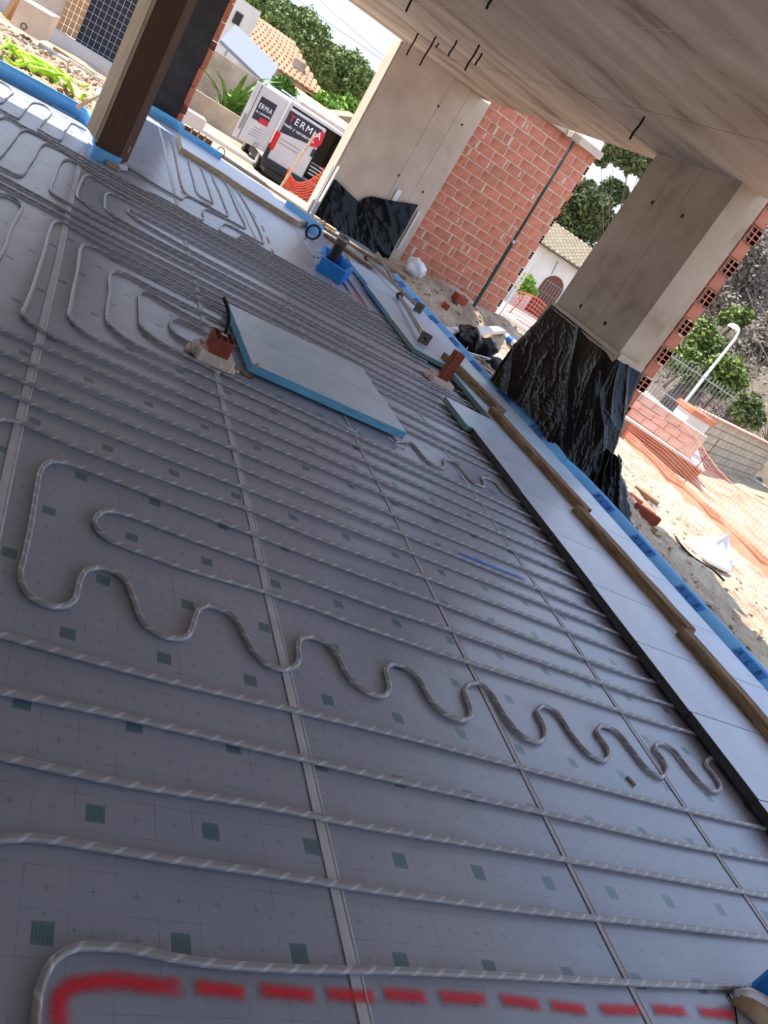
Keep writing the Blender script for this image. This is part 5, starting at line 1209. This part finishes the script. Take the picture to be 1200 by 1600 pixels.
# ================================================================== TREES
def tree(name, lab, base, clumps, leaf, n, mat, seed, cat='tree', group='trees beyond the site', trunk_r=0.18, density_shell=0.5):
    r = random.Random(seed); o = thing(name, lab, cat, group, loc=base)
    m = MB(); tot = sum(c[3] ** 2 for c in clumps)
    for cx, cy, cz, cr in clumps:
        k = int(n * cr * cr / tot)
        for _ in range(k):
            d = Vector((r.gauss(0, 1), r.gauss(0, 1), r.gauss(0, 1))).normalized()
            rr = cr * (density_shell + (1.08 - density_shell) * r.random()) * (0.85 + 0.35 * noise.noise(d * 2.3 + Vector((cx, cy, cz))))
            p = Vector((cx, cy, cz)) + Vector((d.x * rr, d.y * rr, d.z * rr * 0.8))
            s_ = leaf * (0.6 + 0.8 * r.random()); a = Vector((r.gauss(0, 1), r.gauss(0, 1), r.gauss(0, 1))).normalized(); b_ = a.orthogonal().normalized(); 
            q = a.cross(b_) if r.random() < .5 else b_
            m.add([p - a * s_, p + q * s_ * 0.5, p + a * s_, p - q * s_ * 0.5], [(0, 1, 2, 3)])
    m.build('foliage', mat, o)
    top = Vector(clumps[0][:3]); B = Vector(base)
    MB().tube([B - Vector((0, 0, .3)), B.lerp(top, 0.5) + Vector((0.2, 0, 0)), top], [trunk_r, trunk_r * .75, trunk_r * .3], 8).build('trunk', 'bark', o)
    for c in clumps[1:7]:
        MB().tube([B.lerp(top, 0.45) + Vector((.15, 0, 0)), B.lerp(top, 0.5).lerp(Vector(c[:3]), 0.6), Vector(c[:3])], [trunk_r * .4, trunk_r * .25, trunk_r * .1], 5).build('branch', 'bark', o)
    return o
def clump_px(L_, Y): return [(*PY(a, b_, Y + dy), r_ * Y / F * 1.28) for a, b_, r_, dy in L_]
TP = [('pine_tree', 'dark pine rising behind the tiled roof, left of three', [(400, 20, 28, 0), (378, 5, 22, 2), (425, 42, 24, -1), (440, 30, 20, 1)], 'leaf_pine', 9000),
      ('pine_tree', 'tall round topped pine in the middle of the sky gap', [(458, 45, 34, 0), (440, 25, 22, 2), (480, 60, 28, -2), (490, 95, 26, 0), (470, 85, 26, -2), (455, 70, 24, -3)], 'leaf_pine', 13000),
      ('pine_tree', 'round pine nearest the wide pillar', [(545, 115, 30, 0), (525, 95, 20, 2), (560, 130, 22, -2), (535, 145, 22, 0), (505, 125, 22, -1), (515, 150, 20, 0)], 'leaf_pine', 13000)]
for i, (nm, lab, cl, mt, n) in enumerate(TP):
    Y = 62 + 4 * i; c = clump_px(cl, Y); tree(nm, lab, (c[0][0], Y, -0.8), c, 0.15, int(n * 2.4), mt, 11 + i, trunk_r=0.3)
for i, (q, Y, rr, lab) in enumerate([((510, 165), 44, 17, 'bright green bush above the van roof, left one'), ((545, 168), 45, 15, 'bright green bush touching the wide pillar edge'), ((528, 178), 43, 12, 'small bright green bush between two larger ones')]):
    a_, b__ = q
    c = clump_px([(a_, b__, rr, 0), (a_ - 9, b__ - 3, rr * .7, 0), (a_ + 9, b__ + 5, rr * .7, 0), (a_ + 6, b__ + 14, rr * .9, 0)], Y); tree('bush', lab, (c[0][0], Y, -0.8), c, 0.16, 2600, 'leaf_lime', 31 + i, 'bush', 'bright bushes behind the van', 0.06)
c = clump_px([(905, 345, 38, 0), (880, 350, 26, 1), (930, 320, 26, -1), (945, 355, 30, 2), (885, 320, 18, 0), (960, 300, 22, 0), (915, 300, 20, 1), (870, 365, 22, 0)], 37)
tree('leafy_tree', 'dark leafy tree above the white house roof', (c[0][0], 37, -0.8), c, 0.12, 22000, 'leaf_dark', 51, trunk_r=0.12)
c = clump_px([(985, 248, 22, 0), (960, 238, 18, 0), (1005, 262, 18, 1), (1010, 240, 16, 0), (940, 250, 10, 0)], 24)
tree('leafy_tree', 'overhanging leafy branch under the slab edge', (c[0][0] + 3, 24, -0.8), c, 0.10, 3600, 'leaf_dark', 52, trunk_r=0.045)
# palm-like plant by the boundary wall
pl = PY(352, 178, 31.5); pl.z = -0.9
pt = thing('palm_plant', 'spiky palm plant against the stained wall', 'palm', loc=pl)
r = random.Random(77)
for k in range(34):
    a = r.random() * 6.283; up = 0.5 + 1.5 * r.random(); ln = 1.1 + 1.0 * r.random()
    pts = [pl + Vector((math.cos(a) * ln * t * (0.25 + 0.5 * t), math.sin(a) * ln * t * (0.25 + .5 * t), ln * up * t * (1.15 - 0.5 * t))) for t in (0, .25, .5, .75, 1)]
    sd = Vector((-math.sin(a), math.cos(a), 0)); w = [0.05, 0.10, 0.09, 0.06, 0.005]; m = MB()
    vs = []
    for p, q in zip(pts, w): vs += [p - sd * q, p + sd * q + Vector((0, 0, 0.02))]
    m.add(vs, [(2 * i, 2 * i + 2, 2 * i + 3, 2 * i + 1) for i in range(4)]); m.build('frond', 'leaf_palm', pt)
c = clump_px([(375, 160, 16, 0), (360, 175, 14, 0), (385, 175, 12, 0)], 31.8); tree('bush', 'green bush between the palm and the open van door', (c[0][0], 31.8, -0.9), c, 0.1, 1500, 'leaf_lime', 61, 'bush', None, 0.04)
c = clump_px([(440, 132, 10, 0), (450, 138, 9, 0)], 33); tree('bush', 'small palm tuft above the van door', (c[0][0], 33, 0.0), c, 0.2, 400, 'leaf_palm', 62, 'bush', None, 0.05)
c = clump_px([(730 + 95, 440, 12, 0), (815, 452, 10, 0), (832, 455, 9, 0)], 27); tree('bush', 'pale green bush at the foot of the white house', (c[0][0], 27, -0.9), c, 0.07, 900, 'leaf_lime', 63, 'bush', None, 0.03)
# hillside at the right
def hill(u, v):
    x = 24 + 40 * u; y = -4 + 50 * v; s_ = max(0, (x - 24 - 0.25 * abs(y - 24) * 0)) ; z = -0.9 + 14 * (1 - math.exp(-s_ / 14)) + 0.9 * fbm(Vector((x * .25, y * .25, 5)))
    return Vector((x, y, z if u > 0 else -1.5))
struct('hillside', MB().grid(hill, 60, 60), 'scrub_soil', 'dry scrubby hillside rising at the right', smooth=True)
r = random.Random(5)
for i, (q, X, rr, mt, n, lab) in enumerate([((1170, 430), 30, 48, 'leaf_dry', 3800, 'grey dry scrub tree behind the street lamp head'), ((1125, 470), 29, 38, 'leaf_dry', 3000, 'grey dry scrub left of the lamp head'), ((1190, 550), 28, 42, 'leaf_dry', 3000, 'grey dry scrub right of the lamp pole'), ((1190, 385), 34, 40, 'leaf_dry', 3000, 'highest grey dry scrub at the right edge'), ((1100, 535), 25, 32, 'leaf_olive', 4200, 'green shrub behind the street lamp pole'), ((1070, 562), 24, 32, 'leaf_olive', 3800, 'green shrub left of the street lamp pole'), ((1135, 590), 24, 34, 'leaf_olive', 3800, 'dark green shrub above the block wall'), ((1085, 592), 23, 24, 'leaf_dark', 2400, 'low dark shrub behind the bar fence'), ((1170, 635), 23, 24, 'leaf_dark', 2200, 'low shrub on top of the block wall'), ((1150, 495), 27, 22, 'leaf_olive', 1600, 'small green tuft beside the lamp head'), ((1060, 470), 33, 40, 'leaf_dry', 2600, 'dry scrub half hidden by the brick wall end'), ((1140, 350), 38, 46, 'leaf_dry', 2600, 'dry scrub just under the slab at right')]):
    p = PX(*q, X); R_ = rr * X * 1.5 / F
    cl = [(p.x, p.y, p.z, R_)] + [(p.x + r.uniform(-.5, .5) * R_, p.y + r.uniform(-.8, .8) * R_, p.z + r.uniform(-.6, .6) * R_, R_ * 0.6) for _ in range(4)]
    o = tree('scrub' if mt == 'leaf_dry' else 'shrub', lab, (p.x, p.y, p.z - R_ * 1.2), cl, 0.11 if mt != 'leaf_dry' else 0.13, n, mt, 71 + i, 'shrub', 'shrubs on the hillside', 0.07, 0.25)
    if mt == 'leaf_dry':
        m = MB()
        for _ in range(130):
            c0_ = Vector((p.x, p.y, p.z - R_)); d = Vector((r.gauss(0, 1), r.gauss(0, 1), abs(r.gauss(0, 1)) + .5)).normalized(); e_ = c0_ + d * R_ * (1.2 + r.random()); m.tube([c0_ + d * .1, c0_.lerp(e_, .6) + Vector((r.uniform(-.2, .2),) * 3), e_], [0.025, 0.018, 0.006], 3, caps=False)
        m.build('twigs', 'leaf_dry', o)

r = random.Random(99); m = MB()
for _ in range(900):
    u_, v_ = 0.02 + 0.5 * r.random() ** 1.4, 0.2 + 0.72 * r.random(); h_ = hill(u_, v_); R_ = 0.5 + 0.7 * r.random()
    for _k in range(16):
        d = Vector((r.gauss(0, 1), r.gauss(0, 1), abs(r.gauss(0, 1)) + .3)).normalized(); e_ = h_ + d * R_ * (0.7 + r.random()); m.tube([h_, h_.lerp(e_, .6) + Vector((r.uniform(-.15, .15), r.uniform(-.15, .15), 0)), e_], [0.022, 0.016, 0.006], 3, caps=False)
    for _k in range(26):
        d = Vector((r.gauss(0, 1), r.gauss(0, 1), abs(r.gauss(0, 1)))).normalized(); p = h_ + d * R_ * (0.4 + 0.8 * r.random()); a = Vector((r.gauss(0, 1), r.gauss(0, 1), r.gauss(0, 1))).normalized(); b_ = a.orthogonal().normalized(); s_ = 0.05 + 0.07 * r.random()
        m.add([p - a * s_, p + b_ * s_ * .6, p + a * s_, p - b_ * s_ * .6], [(0, 1, 2, 3)])
tag(m.build('dry_brush', 'leaf_dry'), 'tangle of dry grey brush covering the hillside', 'brush', kind='stuff')
# power lines
for i, (a, b_) in enumerate([((430, -30), (625, 110)), ((480, -20), (640, 118))]):
    pa, pb_ = PY(*a, 50), PY(*b_, 42)
    d = pb_ - pa
    tag(MB().tube([pa - d * 0.6, pa.lerp(pb_, .5) - Vector((0, 0, 0.12)), pb_ + d * .4], 0.022, 5).build('power_line', 'power_line'), ['left', 'right'][i] + ' of two thin power lines across the sky', 'cable', 'power lines')

# ================================================================== LEFT YARD
YB = 19.0
m = MB(); q = [PY(*p, YB) for p in [(15, 36), (60, 63), (80, 25), (33, -3)]]; bt_ = Vector((0.12, 1.0, 0))
m.add(q + [p + bt_ for p in q], [(0, 1, 2, 3), (7, 6, 5, 4), (0, 4, 5, 1), (1, 5, 6, 2), (2, 6, 7, 3), (3, 7, 4, 0)])
cb = tag(m.build('concrete_block', 'concrete_pale'), 'big pale concrete block with a ring mark in the left yard', 'concrete block')
rc = PY(37, 41, YB - 0.01); m = MB(); m.tube([rc + Vector((0.05 * math.cos(k / 14 * 6.283), 0, 0.05 * math.sin(k / 14 * 6.283))) for k in range(14)], 0.008, 5, closed=True); o = m.build('ring_mark', 'dark_spot', cb)
a, b_ = PY(10, 28, 19.6), PY(32, -8, 19.6); tag(MB().tube([a, b_], 0.09, 4).build('timber_prop', 'wood_slat'), 'tan timber behind the pale concrete block', 'timber')
YG = 24.0
def qd(pxs, Y): return [PY(*p, Y) for p in pxs]
gw = thing('grid_gate', 'dark gate with pale wire grid behind the cardboard post', 'gate', loc=(0, YG, -0.5))
x0, x1 = PY(120, 57, YG).x, PY(176, 96, YG).x + 0.5; zb = PY(140, 75, YG).z - 0.02
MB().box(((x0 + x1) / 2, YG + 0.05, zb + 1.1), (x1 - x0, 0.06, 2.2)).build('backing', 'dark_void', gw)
k = 0; xx = x0
while xx <= x1 + 0.01:
    MB().tube([(xx, YG - 0.01, zb), (xx, YG - 0.01, zb + 2.2)], 0.0045, 4).build('grid_wire', 'wire_pale', gw); xx += 0.135
zz = zb + 0.06
for k in range(14):
    MB().tube([(x0, YG - 0.012, zz), (x1, YG - 0.012, zz)], 0.0045, 4).build('grid_wire', 'wire_pale', gw); zz += 0.17
tp_ = thing('slat_panel', 'tan tiled panel left of the dark grid gate', 'panel', loc=(x0 - 0.4, YG, -0.5))
xa = PY(90, 38, YG).x
for r_ in range(12):
    for c_ in range(4):
        w = (x0 - xa) / 4; MB().bbox((xa + (c_ + .5) * w, YG, zb + 0.1 + r_ * 0.17), (w - 0.01, 0.05, 0.16), 0.008).build('tile', 'wood_slat', tp_)
struct('wall_yard', MB().box((xa - 1.6, YG + 0.3, 0.6), (3.2, 0.3, 2.6)), 'concrete_pale', 'pale wall left of the tan panel')
struct('trim_3', MB().prism([(xa - 3, YG - 0.5), (x1 + 2, YG - 0.5), (x1 + 2, YG + .2), (xa - 3, YG + .2)], -1.0, zb), 'road', 'pale plinth below the grid gate')
# rubble slabs and boards
for i, (p, q_, w, mt, lab) in enumerate([((62, 65), (108, 92), 0.35, 'white_plaster', 'white broken slab before the concrete block'), ((88, 70), (150, 115), 0.1, 'timber', 'brown timber length beside the white slab'), ((112, 88), (158, 120), 0.2, 'white_plaster', 'pale board end near the cardboard post')]):
    a = G(*p, -0.28); b_ = G(*q_, -0.28); a = onz(a.x, a.y, 0.02); b_ = onz(b_.x, b_.y, 0.02); lay('rubble_board', a, b_, w, 0.06, mt, lab, 'board', 'boards in the left yard')
# lime hose heap: one long hose
r = random.Random(21); pts = []
cpx = [(-10, 95), (12, 92), (30, 105), (22, 118), (45, 112), (60, 128), (40, 122), (20, 108), (5, 100), (28, 98), (52, 118), (70, 128), (62, 138), (44, 130), (30, 116), (18, 100), (38, 104), (58, 112), (72, 124), (68, 140), (50, 134), (36, 120), (46, 108), (64, 116), (74, 132), (78, 145), (84, 152), (92, 160), (70, 135), (40, 100), (25, 90), (10, 82), (0, 75), (8, 72), (6, 84), (16, 96), (34, 112), (50, 126), (66, 140), (80, 148), (60, 124), (44, 96), (33, 80), (45, 88), (62, 99), (80, 106), (100, 116), (122, 130), (140, 140)]
for i, q_ in enumerate(cpx):
    p = G(q_[0] + r.uniform(-5, 5), q_[1] + r.uniform(-4, 4), -0.05); pts.append(onz(p.x, p.y, 0.03 + 0.14 * r.random() * (1 if i < 42 else 0.2)))
hs = thing('lime_hose', 'bright lime green hose heaped on the rubble behind the blue strip', 'hose', loc=pts[0])
MB().tube(smooth_path(pts, 0.05), 0.02, 7).build('hose_coil', 'lime', hs, smooth=True)
pts2 = []
for i, q_ in enumerate([(0, 108), (20, 116), (38, 128), (55, 120), (48, 108), (30, 112), (40, 132), (66, 146), (80, 140), (72, 124), (52, 116), (60, 134), (85, 155), (96, 165), (118, 166), (122, 172)]):
    p = G(q_[0], q_[1], -0.05); pts2.append(onz(p.x, p.y, 0.05 + 0.12 * r.random()))
MB().tube(smooth_path(pts2, 0.05), 0.02, 7).build('hose_end', 'lime', hs, smooth=True)
